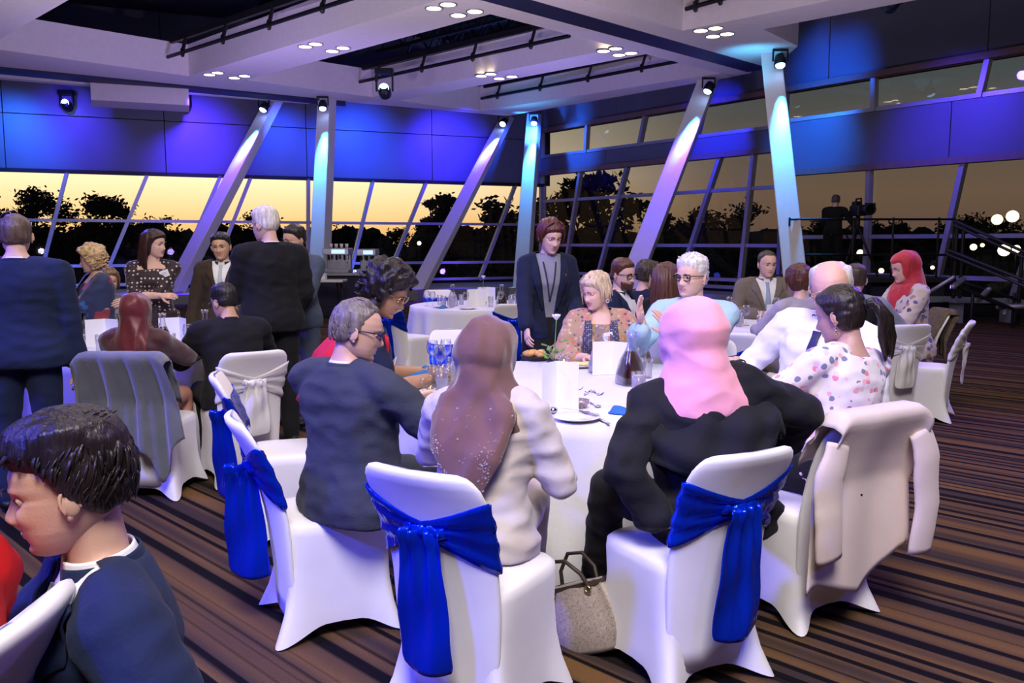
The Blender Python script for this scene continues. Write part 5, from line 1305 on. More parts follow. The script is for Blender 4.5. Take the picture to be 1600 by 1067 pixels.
# --- brown headscarf
scarfb = pm('brown_chiffon', (.155, .072, .058), .8, bump=.05, bscale=60, vary=.06, sheen=.4); cream = pm('cream_suit', (.55, .49, .46), .7, bump=.06, bscale=80, vary=.03, sheen=.2)
p = Person('woman in long brown beaded headscarf and cream blazer, back to us', (765, 490), 2.98, 20, True, 1.0, lean=7, twist=0, hyaw=8, hpitch=4, fem=1, skin=(.5, .3, .2), vox=.011, hl=(-.16, .38, .76), hr=(.19, .30, .66), wd=1.02, bulk=1.06, topadd=.030, pole_r=(.6, -.6, -.7), legs={1: ((.05, .42, .56), (.02, .42, .09)), -1: ((-.14, .42, .56), (-.14, .42, .09))})
p.body(); p.garment('blazer', cream, .028, h0=-.16, flare=.035, upto=.92, cuff=.015, wr=.014, ws=(6, 6, 13)); p.trousers(cream); p.shoes(black)
sc = p.scarf(scarfb, faceopen=False, wide=.19, wr=.018, full=1.15, bump_back=.035, chain=[([(-.05, -.135, .42), (-.04, -.175, .30), (-.015, -.185, .18)], [.115, .105, .055], .30), ([(.05, -.135, .42), (.035, -.185, .28), (.0, -.19, .10), (-.0, -.19, .03)], [.115, .110, .060, .018], .28)])
me_ = sc.data; bm = bmesh.new(); bm.from_mesh(me_); bv = BVHTree.FromBMesh(bm); bm.free(); rnd = random.Random(2); m = MB()
for k in range(420):
    if k < 60: x_, h_ = rnd.uniform(-.17, .17), rnd.uniform(.05, .45)
    else:
        c_ = [(-.13, .27), (.11, .25), (.12, .17), (0, .13), (-.10, .18)][k % 5]; an = rnd.uniform(0, 6.28); r_ = abs(rnd.gauss(.035, .014)); x_, h_ = c_[0]+math.cos(an)*r_, c_[1]+math.sin(an)*r_*1.4
    hit = bv.ray_cast(p.T(x_, -.5, h_), p.Rt @ V((0, 1, 0)))
    if hit[0] is not None: m.sphere(hit[0], .0022 if k % 7 else .0042, 5, 4)
m.build('beading', pm('rhinestones', (.85, .72, .68), .12, .6, vary=.2), sc, kind='stuff')
m = MB()
for k in range(14):
    hit = bv.ray_cast(p.T(.165-.010*(k//2)+.012*(k % 2), -.5, .30-.014*k), p.Rt @ V((0, 1, 0)))
    if hit[0] is not None: m.sphere(hit[0], .009, 8, 6)
m.build('bead_trim', pm('grey_beads', (.12, .08, .10), .35, vary=.2), sc)
# --- waitress
p = Person('waitress with short auburn hair in black blazer and grey shirt, standing', (864, 340), 6.25, 172, False, 1.0, lean=5, hyaw=-14, hpitch=20, fem=1, skin=(.70, .42, .34), vox=.012, wd=.92, hr=(.20, .34, .93), hl=(-.16, .26, .98), down=1, topadd=.018, bust=.015)
p.body(); p.garment('shirt', shirt_g, .008, h0=-.1, upto=.9, wr=.003); p.garment('jacket', navy2, .022, h0=-.16, flare=.02, upto=.93, wr=.006, vcut=(-.12, .52, .10)); p.collar(shirt_g, .055, .02, .06); p.garment('skirt', blk, .012, h0=-.12, h1=.1, upto=0, wr=.003, skirt=(.45, .18, .19, .13, .15)); p.shoes(black)
for sd in (1, -1): p.strip('jacket', 'lapel', navy2, [(sd*.10, sd*.14, .48), (sd*.085, sd*.145, .36), (sd*.05, sd*.062, .12)], .010, .005)
lanyard(p, 'shirt', lany, .05, .46, .18); p.hair('pixie', (.09, .018, .015), 4); p.brows((.06, .02, .015))
m = MB(); m.box(p.surf('jacket', -.12, .36, .008), (.012, .003, .035), p.Rt); m.build('lapel_pin', gold, p.root)
# --- blonde in floral shawl
flor = pattern('floral_shawl', (.42, .27, .16), [(.65, .12, .10), (.62, .38, .20), (.08, .07, .13), (.55, .20, .16), (.60, .45, .32)], 42, .7, .42, seed=2); dotn = pattern('shawl_border_navy', (.04, .04, .09), [(.42, .36, .30), (.38, .34, .32)], 75, .7, .30, 'dots')
p = Person('blonde short-haired woman in multicoloured shawl, smiling to the left', (928, 423), 5.78, 184, True, .95, lean=3, hyaw=46, hpitch=14, fem=1, skin=(.74, .46, .36), vox=.012, hl=(-.10, .30, .80), hr=(.10, .30, .80), smile=.7, down=1, topadd=.022, dirL=(.5, .8, 0), dirR=(-.5, .8, 0), palmL=(0, 0, -1), palmR=(0, 0, -1), bust=.035)
p.body(); p.garment('dress', pm('tan_lace', (.36, .22, .14), .8, bump=.4, bscale=110, vary=.35, vscale=70), .010, h0=-.12, upto=.5, wr=.003, h1=.44, skirt=(.4, .19, .2, .15, .2)); p.garment('shawl', flor, .030, h0=-.02, upto=.72, cuff=.03, wr=.007, h1=.475, vcut=(.02, .47, .062))
for sd in (1, -1): p.strip('shawl', 'shawl_border', dotn, [(sd*.055, sd*.105, .455), (sd*.06, sd*.125, .30), (sd*.03, sd*.14, .12), (sd*.02, sd*.13, .03)], .007, .004)
p.badge('dress', -.045, .35, .07, .07, rad(12)); p.hair('blondshort', (.62, .47, .30), 6); p.brows((.25, .16, .1)); p.shoes(black)
m = MB()
for sd in (1, -1): m.lathe([(.010, -.003), (.014, 0), (.010, .003), (.006, 0), (.010, -.003)], p.Mh @ V((sd*.087, -.004, -.062)), 14, M.Rotation(rad(90), 3, 'X'))
m.build('earrings', pm('pearl', (.8, .75, .7), .25, .3, vary=.05), p.root, True)
# --- white-haired man in black glasses
p = Person('white-haired man in black-framed glasses and pale blue shirt, hands raised', (1083, 394), 5.6, 205, True, 1.10, lean=3, hyaw=24, hpitch=2, skin=(.74, .40, .33), vox=.012, hr=(.22, .46, 1.04), hl=(.05, .44, .98), wd=1.0, bulk=1.05, topadd=.022, dirR=(.05, .35, .9), palmR=(-.9, .1, .2), curl=.25, pole_r=(.5, -.2, -1), pole_l=(-.5, -.2, -1), dirL=(.3, .4, .8), palmL=(.9, .1, .2), bust=0)
p.body(); p.garment('shirt', shirt_b, .020, h0=-.1, upto=.82, cuff=.02, wr=.009, belly=.05); p.collar(shirt_b, .066, .026); p.hair('spiky', (.80, .74, .68), 7); p.brows((.5, .42, .36)); p.glasses(frame_b); p.trousers(navy2); p.shoes(black)
m = MB(); c_ = p.wr[1]; m.tube([c_+V((-.006, .02, -.05)), c_+V((-.006, .02, -.04))], [.045, .045], 12); m.build('cuff', shirt_b, p.root, True)
# --- pink headscarf
pink = pm('pink_jersey', (.86, .36, .46), .8, bump=.05, bscale=70, vary=.03, sheen=.3); abaya = wool('black_crepe', (.012, .012, .015))
p = Person('woman in pink headscarf and black coat, back to us, leg crossed left', (1082, 461), 3.08, -14, True, 1.0, lean=4, side=-9, twist=12, hyaw=-20, hpitch=0, fem=1, skin=(.55, .33, .26), vox=.011, hl=(-.24, -.08, .56), hr=(.34, .18, .72), wd=1.08, bulk=1.12, topadd=.030, dirL=(.6, -.55, .08), palmL=(0, 0, -1), curl=.35, pole_l=(-1, -.4, .1), pole_r=(1, -.5, .2),
           legs={-1: ((-.34, .18, .62), (-.31, .42, .12)), 1: ((.10, .42, .58), (.10, .42, .12))})
p.body(); p.garment('coat', abaya, .030, h0=-.12, flare=.02, upto=.90, cuff=.022, wr=.022, ws=(6, 6, 9), h1=.47); p.trousers(abaya, .010); p.shoes(black)
p.scarf(pink, fs=(7, 7, 9), wide=.215, wr=.009, full=1.25, bump_back=.030, faceopen=False, seed=9)
m = MB(); g = []
for i in range(33):
    a = math.pi*(1.0+1.0*i/32)+.0; row = []
    for j in range(13):
        t = j/12; h = .41-.22*t; hw = .15+.115*math.sin(min(1, t*1.6)*1.57); hd = .10+.095*math.sin(min(1, t*1.4)*1.57)
        row.append(p.T(math.cos(a)*hw, math.sin(a)*hd+.016*math.sin(a*9+t*6)+.012*math.sin(a*4-t*9), h+.02*abs(math.cos(a))**2-.045*math.sin(a*3)*t))
    g.append(row)
m.sheet(g, .012); m.build('cape', abaya, p.root, True)
m = MB(); m.box(p.wr[-1].lerp(p.el[-1], .16)+V((.01, -.045, .0)), (.035, .003, .022), M.Rotation(rad(8), 3, 'Z')); m.build('sleeve_label', pm('label_grey', (.25, .25, .27), .6, vary=.1), p.root)
# --- ponytail woman
flp = pattern('pink_floral_print', (.80, .74, .78), [(.78, .25, .32), (.80, .55, .60), (.85, .42, .48), (.20, .20, .32), (.80, .70, .74)], 30, .7, .40, seed=5)
p = Person('woman with black ponytail in white and pink floral blouse', (1304, 443), 3.74, -34, True, .98, lean=3, side=9, twist=4, hyaw=-12, hpitch=16, fem=1, skin=(.55, .32, .24), hi=True, vox=.011, hl=(-.20, .40, 1.005), hr=(.10, .36, .70), wd=1.05, topadd=.015, palmL=(.2, .2, -1), curl=.35, dirL=(-.75, .5, -.05), pole_l=(-.7, .1, -1))
p.body(); p.garment('blouse', flp, .018, h0=-.12, upto=.52, cuff=.02, wr=.009, flare=.0, h1=.50); p.hair('ponytail', (.018, .012, .010), 2); p.brows(); p.trousers(blk); p.shoes(black)
m = MB()
for k in range(3): m.sphere(p.Mh @ V((-.088, -.008, -.052-.011*k)), .005*p.sc, 8, 6)
m.build('earring', gold, p.root, True)
m = MB(); d_ = (p.wr[-1]-p.el[-1]).normalized(); Rb = d_.to_track_quat('Z', 'Y').to_matrix(); m.lathe([(.034, -.006), (.038, 0), (.034, .006), (.031, 0), (.034, -.006)], p.wr[-1]-d_*.03, 18, Rb); m.build('bracelet', black, p.root, True)
# --- old man in white shirt
p = Person('elderly balding man in white shirt and navy tie, behind the ponytail', (1298, 399), 4.28, 226, True, 1.10, lean=6, side=-8, hyaw=-18, hpitch=20, skin=(.76, .44, .36), vox=.012, hl=(-.20, .42, .80), hr=(.30, .36, .80), wd=1.02, bulk=1.08, topadd=.012, bust=0)
p.body(); p.garment('shirt', shirt_w, .020, h0=-.1, upto=.92, cuff=.015, wr=.010, belly=.05); p.collar(shirt_w, .066, .026); p.hair('balding', (.62, .58, .52), 2); p.brows((.5, .45, .4)); p.glasses(gold); p.trousers(charc); p.shoes(black)
p.strip('shirt', 'tie', pm('tie_dark_blue', (.02, .02, .08), .5, vary=.1), [(-.018, .018, .46), (-.016, .016, .43), (-.042, .042, .10)], .012, .006)
# --- left group
p = Person('tall man in blue suit standing with his back turned, far left', (22, 332), 4.9, -14, False, 1.0, skin=SKP, vox=.014, hr=(.27, .04, .82), hyaw=-14, wd=1.15, bulk=1.15, topadd=.012, hpitch=6, bust=0)
p.body(); p.suit(navy, shirt=shirt_w, v2=False, wr=.008); p.hair('thin', (.12, .08, .07), 2)
m = MB(); m.tube([p.Mh @ V(q) for q in [(-.079, -.01, .02), (-.085, -.045, .075), (-.05, -.06, .118), (.0, -.05, .135)]], .004, 6); m.build('glasses', frame_b, p.root, True)
pat_b = pattern('bright_patch_jacket', (.02, .03, .10), [(.02, .10, .35), (.25, .03, .05), (.02, .20, .22), (.04, .03, .12), (.30, .25, .3)], 11, .7, .48, seed=1)
p = Person('woman with fluffy blonde hair in patterned jacket, hands together', (140, 381), 7.15, 228, False, .95, fem=1, skin=SKP, hyaw=26, hpitch=8, hr=(.10, .34, 1.02), hl=(-.02, .36, 1.0), topadd=.03, wd=1.15, bulk=1.15)
p.body(); p.garment('top', blk, .008, upto=.4, wr=0, h1=.46); p.garment('jacket', pat_b, .028, h0=-.16, flare=.05, upto=.85, cuff=.03, wr=.008, vcut=(.05, .50, .09)); p.badge('jacket', .13, .33); p.hair('curly', (.55, .38, .20), 3); p.trousers(blk); p.shoes(black)
p = Person('person with light brown hair half hidden behind the blonde woman', (168, 418), 7.9, 140, True, 1.0, fem=1, skin=SKP); p.body(); p.garment('top', pattern('grey_print', (.12, .10, .10), [(.3, .1, .1), (.3, .3, .35)], 15), .02, wr=.005); p.hair('bob', (.22, .13, .07), 5); p.trousers(blk); p.shoes(black)
dots = pattern('polka_dot_dress', (.020, .006, .014), [(.62, .52, .48)], 30, .7, .26, 'dots')
p = Person('woman with long dark hair in polka dot dress, arms crossed', (240, 357), 7.35, 168, False, 1.0, fem=1, skin=SKP, hyaw=-62, hpitch=4, hr=(-.10, .24, 1.10), hl=(.14, .26, 1.07), pole_r=(1, .0, -.6), pole_l=(-1, 0, -.6), topadd=.018, smile=.5, curl=.2, wd=1.05)
p.body(); p.garment('dress', dots, .014, upto=.62, cuff=.012, wr=.006, h1=.46, skirt=(.50, .20, .24, .15, .20)); p.badge('dress', -.11, .39, .075, .06, rad(20)); p.hair('long', (.035, .012, .012), 6); p.brows(); p.shoes(black)
p = Person('man in dark brown suit with silver tie, standing and smiling', (343, 362), 7.5, 176, False, 1.0, skin=SKA, smile=.8, hpitch=6, hroll=3, topadd=.016, hl=(-.16, .22, .86), hr=(.28, .06, .8))
p.body(); p.suit(brn, shirt=shirt_w, tie=tie_s); p.badge('jacket', -.105, .27, .085, .06, rad(16)); p.hair('short', (.015, .012, .010), 5); p.brows()
p = Person('tall white-haired man in dark suit standing, seen from behind', (411, 321), 6.45, -38, False, 1.0, skin=SKP, hyaw=-26, hpitch=10, hl=(-.14, .34, 1.12), hr=(.24, .16, .95), topadd=.016, wd=1.08, bulk=1.08, bust=0)
p.body(); p.suit(blk, shirt=shirt_w, v2=False, wr=.009); p.hair('short', (.70, .64, .58), 8); p.glasses(gold)
p = Person('man in slate blue suit with badge standing behind the white-haired man', (457, 350), 7.25, 206, False, 1.0, skin=SKA, hyaw=14, hpitch=10, topadd=.016, hl=(-.12, .30, .95), bust=0)
p.body(); p.suit(slate, shirt=shirt_w, v2=True); p.badge('jacket', .06, .34, .08, .06); p.hair('short', (.02, .014, .012), 9); p.brows()
p = Person('woman in shiny maroon headscarf seated with her back to us', (213, 455), 5.38, 2, True, 1.0, lean=4, fem=1, skin=(.5, .3, .22), vox=.013, topadd=.03, wd=1.1, bulk=1.1, hpitch=6, hl=(-.18, .42, .80), hr=(.18, .42, .80))
maroon = pm('maroon_satin', (.13, .018, .028), .42, .1, bump=.15, bscale=12, vary=.25, sheen=.3, vscale=4)
p.body(); p.garment('top', pm('maroon_velvet', (.05, .006, .016), .7, sheen=.5, vary=.15), .030, flare=.03, wr=.010); p.scarf(maroon, faceopen=False, wide=.205, wr=.014, full=1.1, seed=4); p.trousers(pm('peach_cloth', (.6, .28, .2), .7, vary=.1)); p.shoes(black)
p = Person('seated man in black suit with glasses, back to us at left table', (345, 443), 5.72, -36, True, 1.0, lean=12, skin=SKA, hyaw=-22, hpitch=16, hl=(-.14, .40, .80), hr=(.16, .40, .80), topadd=.012, wd=1.14, bulk=1.1, bust=0)
p.body(); p.suit(blk, shirt=blk, v2=False, wr=.008); p.hair('short', (.015, .012, .012), 6); p.glasses(frame_b)
# --- right background guests
p = Person('bearded man in navy suit with glasses and white lanyard, seated', (975, 403), 7.35, 120, True, 1.05, lean=4, skin=SKP, hyaw=14, hpitch=8, topadd=.014, wd=1.1, bust=0)
p.body(); p.suit(navy, shirt=shirt_w); lanyard(p, 'jacket', lanw, .07, .45, .10, .008); p.hair('short', (.10, .035, .02), 2); p.brows((.08, .03, .02)); p.glasses(frame_b)
m = MB(); g_ = []
for i in range(13):
    a = math.pi*i/12; g_.append([p.Mh @ V((math.cos(a)*.062*(1-.12*j), math.sin(a)*.062+.034, -.062-.018*j+.016*abs(math.cos(a)))) for j in range(4)])
m.sheet(g_, .012); m.build('beard', hairmat((.10, .04, .025), 'beard'), p.root, True)
p = Person('short dark-haired guest in black top turned right, seated', (1014, 405), 7.9, 62, True, 1.0, skin=SKP, hpitch=10, hyaw=20, fem=1, topadd=.018); p.body(); p.garment('top', navy2, .02, wr=.005); p.hair('pixie', (.05, .035, .025), 6); p.trousers(blk); p.shoes(black)
p = Person('guest with long brown hair seated behind the white-haired man', (1042, 408), 6.75, 38, True, 1.0, skin=SKP, fem=1, topadd=.02, hyaw=10); p.body(); p.garment('top', blk, .02, wr=.005); p.hair('long', (.10, .04, .025), 7); p.trousers(blk); p.shoes(black)
p = Person('man in taupe suit and pale blue tie at the right table', (1200, 391), 9.15, 182, True, 1.08, skin=SKP, hpitch=8, hyaw=-10, topadd=.008, hl=(-.15, .34, .80), hr=(.15, .34, .80), wd=1.1, bust=0)
p.body(); p.suit(tan, shirt=shirt_w, tie=pm('tie_pale_blue', (.30, .38, .55), .5, vary=.1), lapels=True); p.hair('thin', (.07, .05, .04), 3); p.brows()
p = Person('woman with brown bob in grey waistcoat, back to us at right table', (1248, 411), 7.05, -16, True, .98, skin=SKP, fem=1, topadd=.02, hpitch=6, hl=(-.15, .4, .8), hr=(.15, .4, .8)); p.body()
p.garment('blouse', pm('lilac_grey', (.40, .36, .42), .7, vary=.05), .014, wr=.005, upto=.9); p.garment('waistcoat', wool('grey_waistcoat', (.16, .15, .14)), .022, upto=0, wr=.003, h1=.44); p.hair('bob', (.10, .035, .02), 7); p.trousers(tan); p.shoes(black)
p = Person('guest in grey-green shirt reaching right behind the elderly man', (1338, 412), 7.2, 20, True, 1.0, skin=SKP, topadd=.012, hl=(-.15, .4, .8), hr=(.30, .42, .82), lean=8, bust=0); p.body(); p.garment('shirt', pm('grey_green_shirt', (.22, .25, .26), .8, vary=.05), .02, wr=.006, upto=.9); p.garment('waistcoat', blk, .026, upto=0, wr=.002, h1=.44); p.hair('short', (.06, .04, .03), 3); p.trousers(blk); p.shoes(black)
flr = pattern('cream_floral_tunic', (.50, .42, .36), [(.06, .05, .08), (.55, .48, .42), (.10, .09, .25), (.30, .16, .12)], 14, .7, .36, seed=3)
p = Person('woman in red headscarf and cream floral tunic in profile at right', (1408, 391), 8.15, 262, True, 1.05, skin=(.62, .38, .28), fem=1, topadd=.028, hyaw=-4, hpitch=16, lean=6, hl=(-.10, .46, .86), hr=(.08, .42, .86), down=1, vox=.013)
p.body(); p.garment('tunic', flr, .028, flare=.04, wr=.008, upto=.9, cuff=.02, skirt=(.42, .2, .24, .16, .2)); p.scarf(pm('red_chiffon', (.45, .012, .02), .6, vary=.12, sheen=.4, bump=.1, bscale=30), wide=.18, wr=.012, full=.9, seed=7, chain=[([(.0, .14, .42), (-.02, .17, .28), (-.02, .18, .12)], [.06, .05, .03], .5)]); p.brows(); p.trousers(blk); p.shoes(black)
p = Person('camera operator in black bending over the tripod on the riser', (1306, 318), 18.3, 30, False, 1.0, skin=SKP, lean=14, topadd=.012, hr=(.30, .35, 1.05), hl=(-.1, .4, 1.2), hpitch=14, bust=0, fixscale=True)
p.root.location.z = .85; p.body(); p.garment('shirt', blk, .02, wr=.005, upto=.5); p.hair('short', (.08, .06, .04), 5); p.trousers(blk); p.shoes(black)

# hidden chairs follow the guests who sit on them
def seat_under(chair_word, person_word, back=.03):
    c = [o for o in C.objects if o.parent is None and chair_word in o.get('label', '')][0]; q = [o for o in C.objects if o.parent is None and o.name.startswith('person') and person_word in o['label']][0]
    c.rotation_euler = q.rotation_euler; f = M.Rotation(q.rotation_euler.z, 3, 'Z') @ V((0, -back, 0)); c.location = q.location+f
for a, b in (('white satin bow, beside', 'seated man in black suit'), ('chair under the blonde woman', 'blonde short-haired'), ('chair under the white-haired man', 'white-haired man in black-framed'), ('chair under the old man', 'elderly'), ('chair under the bearded', 'bearded'), ('chair under the short-haired guest', 'short dark-haired'),
             ('chair under the long brown', 'guest with long brown'), ('chair under the man in grey suit', 'taupe'), ('chair under the brown-haired woman', 'brown bob'), ('chair under the person in grey shirt', 'grey-green')): seat_under(a, b)

# the tails of the two sashes at the left hang turned towards the room
for k_, a_ in (('A', 48), ('A2', 40)):
    for sa in CH[k_].children:
        for tl_ in sa.children:
            if tl_.name.startswith('tail'):
                pv = V((0, bcen(.66)-.075, 0)); tl_.matrix_local = M.Translation(pv+V((.0, -.01, 0))) @ M.Rotation(rad(a_), 4, 'Z') @ M.Translation(-pv)
# ================================================================== TABLEWARE
ZT_ = .752
def put(o, px, py, rz=0, z=ZT_): q = atz(px, py, z); o.location = q; o.rotation_euler = (0, 0, rz); return o
def menu_card(label, px, py, rz, z=ZT_, h=.21, w_=.15, ang=50, pos=None, group=None):
    q = pos or atz(px, py, z); t = thing('menu_card', label, 'menu card', q, rz, group)
    for sd in (1, -1):
        a = rad(90+sd*ang); e = V((math.cos(a)*0+sd*w_*math.cos(rad(90-ang)), w_*math.sin(rad(90-ang)), 0))
        m = MB(); m.slab([(0, 0, 0), e, e+V((0, 0, h)), (0, 0, h)], .0016); m.build('leaf', paper, t)
    return t
def tumbler(label, pos, h=.13, r=.033, fill=None, lvl=.7, group='drinking glasses'):
    t = thing('tumbler', label, 'glass', pos, 0, group)
    m = MB(); m.lathe([(0, 0), (r*.85, 0), (r, h), (r-.002, h), (r*.85-.002, .008), (0, .008)], n=20); m.build('glass', glassm, t, True)
    if fill: m = MB(); m.lathe([(0, .009), (r*.85-.003, .009), (r*.85+(r*.15)*lvl-.003, h*lvl), (0, h*lvl)], n=20); m.build('drink', fill, t, True)
    return t
def wineglass(label, pos, fill=None, group='wine glasses', s_=1):
    t = thing('wine_glass', label, 'glass', pos, 0, group)
    m = MB(); P_ = [(0, 0), (.034, 0), (.033, .003), (.006, .008), (.004, .02), (.004, .085), (.012, .095), (.032, .115), (.037, .145), (.031, .19), (.0295, .19), (.035, .145), (.030, .117), (.010, .099), (0, .097)]
    m.lathe([(a*s_, b*s_) for a, b in P_], n=20); m.build('glass', glassm, t, True)
    if fill: m = MB(); m.lathe([(0, .1*s_), (.028*s_, .117*s_), (.033*s_, .138*s_), (0, .138*s_)], n=18); m.build('wine', fill, t, True)
    return t
def carafe(label, pos, fill, s_=1, square=False, group=None):
    t = thing('carafe', label, 'carafe', pos, rad(20), group); n = 24; prof = [(.062, 0), (.066, .012), (.063, .05), (.048, .12), (.026, .175), (.019, .20), (.019, .225), (.030, .265)]
    def pr(prof, k=0):
        R = []
        for r, z in prof:
            e = (.45 if z < .16 else 1) if square else 1
            R.append([V((sgnpow(math.cos(a), e)*(r-k), sgnpow(math.sin(a), e)*(r-k), z))*s_ for a in [2*math.pi*j/n for j in range(n)]])
        return R
    m = MB(); m.loft(pr([(.05, 0)]+prof)+pr([(a-.002, b) for a, b in prof[::-1]])); m.build('glass', glassm, t, True)
    if fill: m = MB(); m.loft(pr([(.058, .008), (.061, .02), (.060, .05), (.044, .12), (.027, .165)], .002)); m.build('drink', fill, t, True)
    return t
def plate(label, pos, r=.12, group='white plates'):
    m = MB(); m.lathe([(0, 0), (r*.6, 0), (r*.7, .006), (r, .016), (r*.99, .019), (r*.68, .009), (0, .005)], n=40); o = m.build('plate', china, None, True); o.location = pos; return tag(o, label, 'plate', group)
def knife(label, a, b, z=0):
    a, b = V(a), V(b); d = b-a; L_ = d.length; t = thing('knife', label, 'knife', a, math.atan2(d.y, d.x), 'cutlery on the central table'); t.rotation_euler[1] = -math.asin(max(-1, min(1, d.z/L_)))
    m = MB(); m.loft([[(x, y*w_, z_) for y, z_ in ((-1, .001), (1, .001), (1, .004), (-1, .004))] for x, w_ in ((0, .004), (L_*.1, .008), (L_*.45, .009), (L_*.5, .005))]); m.build('blade', steel, t)
    m = MB(); m.tube([(L_*.48, 0, .004), (L_*.6, 0, .005), (L_*.97, 0, .005)], [.004, .006, .007], 8, flat=.6); m.build('handle', steel, t, True)
def fork(label, a, b):
    a, b = V(a), V(b); d = b-a; L_ = d.length; t = thing('fork', label, 'fork', a, math.atan2(d.y, d.x), 'cutlery on the central table')
    m = MB(); m.tube([(L_*.28, 0, .005), (L_*.6, 0, .004), (L_*.97, 0, .004)], [.004, .004, .007], 8, flat=.6); m.build('handle', steel, t, True)
    for k in range(4): m = MB(); m.tube([(0, (k-1.5)*.006, .008), (L_*.18, (k-1.5)*.006, .003), (L_*.29, (k-1.5)*.0022, .005)], .0016, 6); m.build('tine', steel, t, True)
def spoon(label, a, b):
    a, b = V(a), V(b); d = b-a; L_ = d.length; t = thing('spoon', label, 'spoon', a, math.atan2(d.y, d.x), 'cutlery on the central table')
    m = MB(); m.tube([(L_*.25, 0, .006), (L_*.97, 0, .004)], [.003, .006], 8, flat=.6); m.build('handle', steel, t, True)
    m = MB(); m.sphere((L_*.13, 0, .006), (L_*.14, .016, .005), 14, 8); m.build('bowl', steel, t, True)
def napkin(label, pos, rz, w_=.19, d=.11, peak=.03, seed=0, group='blue napkins'):
    rnd = random.Random(seed); m = MB()
    g = [[((i/12-.5)*w_*(1-.15*j/10), (j/10-.5)*d, .004+peak*math.exp(-((j/10-.5)/.28)**2)*(.7+.4*math.sin(i*.5+seed))*(1 if 0 < j < 10 else .3)) for j in range(11)] for i in range(13)]
    m.sheet(g, .005); o = m.build('napkin', napkin_b, None, True); o.location = pos; o.rotation_euler = (0, 0, rz); return tag(o, label, 'napkin', group)
def flower(label, pos, h=.26, big=True, group=None):
    t = thing('rose_centrepiece', label, 'flower', pos, 0, group); rnd = random.Random(int(h*100))
    m = MB(); m.lathe([(0, 0), (.045, 0), (.05, .04), (.044, .04), (.04, .006), (0, .006)], n=20); m.build('pot', pm('pot_dark_blue', (.02, .02, .08), .4, vary=.1), t, True)
    m = MB(); m.tube([(0, 0, .01), (.004, 0, h*.5), (.012, 0, h)], .0028, 6); m.build('stem', leaf_g, t, True)
    for k in range(9):
        a = k*2.4; r_ = .010+.0018*k; R = M.Rotation(a, 3, 'Z') @ M.Rotation(rad(18+k*3), 3, 'X'); m = MB(); m.sphere((0, 0, 0), (.013, .004, .021), 10, 8, R); m.v = [tuple(V(v)+V((.012-math.sin(a)*r_*.7*-1, math.cos(a)*r_*-.7, h+.014))) for v in m.v]; m.build('petal', pm('rose_white', (.86, .84, .78), .5, vary=.02), t, True)
    if big:
        for k in range(22):
            a = rnd.uniform(0, 6.28); l_ = rnd.uniform(.04, .085); z0 = rnd.uniform(.03, .11); c = V((math.cos(a)*l_, math.sin(a)*l_, z0+rnd.uniform(0, .06))); m = MB()
            if k < 10:
                n_ = V((math.cos(a), math.sin(a), .3)).normalized(); s_ = n_.cross(V((0, 0, 1))).normalized(); L_ = .045
                m.sheet([[c+n_*L_*(i/5-.5)+s_*(j/2-1)*.014*math.sin(math.pi*(i+.3)/5.6)+V((0, 0, -.01*(j/2-1)**2)) for j in range(5)] for i in range(6)], .0012); m.build('leaf', leaf_g, t, True)
            else:
                m.tube([(0, 0, .03), c*.6+V((0, 0, .01)), c], .0012, 5)
                for q in range(4): m.sphere(c+V((rnd.uniform(-.008, .008), rnd.uniform(-.008, .008), rnd.uniform(-.008, .008))), .0035, 6, 4)
                m.build('filler_sprig', pm('filler_pale', (.45, .45, .28), .8, vary=.2), t, True)
    return t
def tealight(label, pos, group=None):
    t = thing('tealight_holder', label, 'candle', pos, 0, group); m = MB(); m.lathe([(0, 0), (.032, 0), (.036, .075), (.033, .075), (.03, .01), (0, .01)], n=20); m.build('glass', glassm, t, True)
    m = MB(); m.lathe([(0, .012), (.024, .012), (.024, .035), (0, .035)], n=18); m.build('candle', paper, t, True)
    m = MB(); m.sphere((0, 0, .045), (.004, .004, .010), 8, 6); m.build('flame', emitm('flame_glow', (1, .6, .2), 12) if 'fl' not in MAT else MAT['fl'], t, True)
def spiral(label, pos, mat, h=.09):
    t = thing('place_card_holder', label, 'holder', pos); m = MB(); m.lathe([(0, 0), (.022, 0), (.018, .015), (.008, .028), (0, .03)], n=18); m.build('base', mat, t, True)
    m = MB(); m.tube([(0, 0, .028), (.004, 0, h*.6)]+[(.014*(1-k/26)*math.cos(k*.5), 0, h*.85+.014*(1-k/26)*math.sin(k*.5)) for k in range(22)], .0014, 6); m.build('wire_curl', gold, t, True)
A = lambda x, y: atz(x, y, ZT_)
menu_card('tall white folded menu card standing right of the brown headscarf', 870, 637, rad(190), h=.225, w_=.115)
menu_card('white menu card standing in front of the blonde woman', 955, 585, rad(168), h=.20, w_=.12, ang=62)
carafe('carafe of dark cola before the pink headscarf', A(985, 600), cola, 1.12, True)
carafe('clear carafe of iced water in front of the white menu card', A(937, 582), pm('iced_water', (.80, .84, .88), .15, vary=.15, vscale=60, alpha=.6), 1.08)
t = thing('test_tube_vase', 'slim clear tube vase beside the cola carafe', 'vase', A(980, 560)); m = MB(); m.lathe([(.012, 0), (.014, .30), (.012, .30), (.010, .006)], n=14); m.build('glass', glassm, t, True); m = MB(); m.lathe([(0, 0), (.035, 0), (.033, .006), (0, .008)], n=20); m.build('foot', glassm, t, True)
tumbler('tumbler of milky pink drink at the edge of the pink headscarf', A(997, 626), .145, .036, milky, .88)
tumbler('half-full tumbler left of the pink headscarf', A(1002, 575), .13, .034, milky, .5)
tumbler('empty tumbler behind the milky drink', A(1010, 590), .11, .036)
plate('white side plate at the near edge, with cutlery', A(901, 656), .105)
knife('butter knife lying across the near side plate', A(905, 648)+V((0, 0, .018)), A(934, 656)+V((0, 0, .018)))
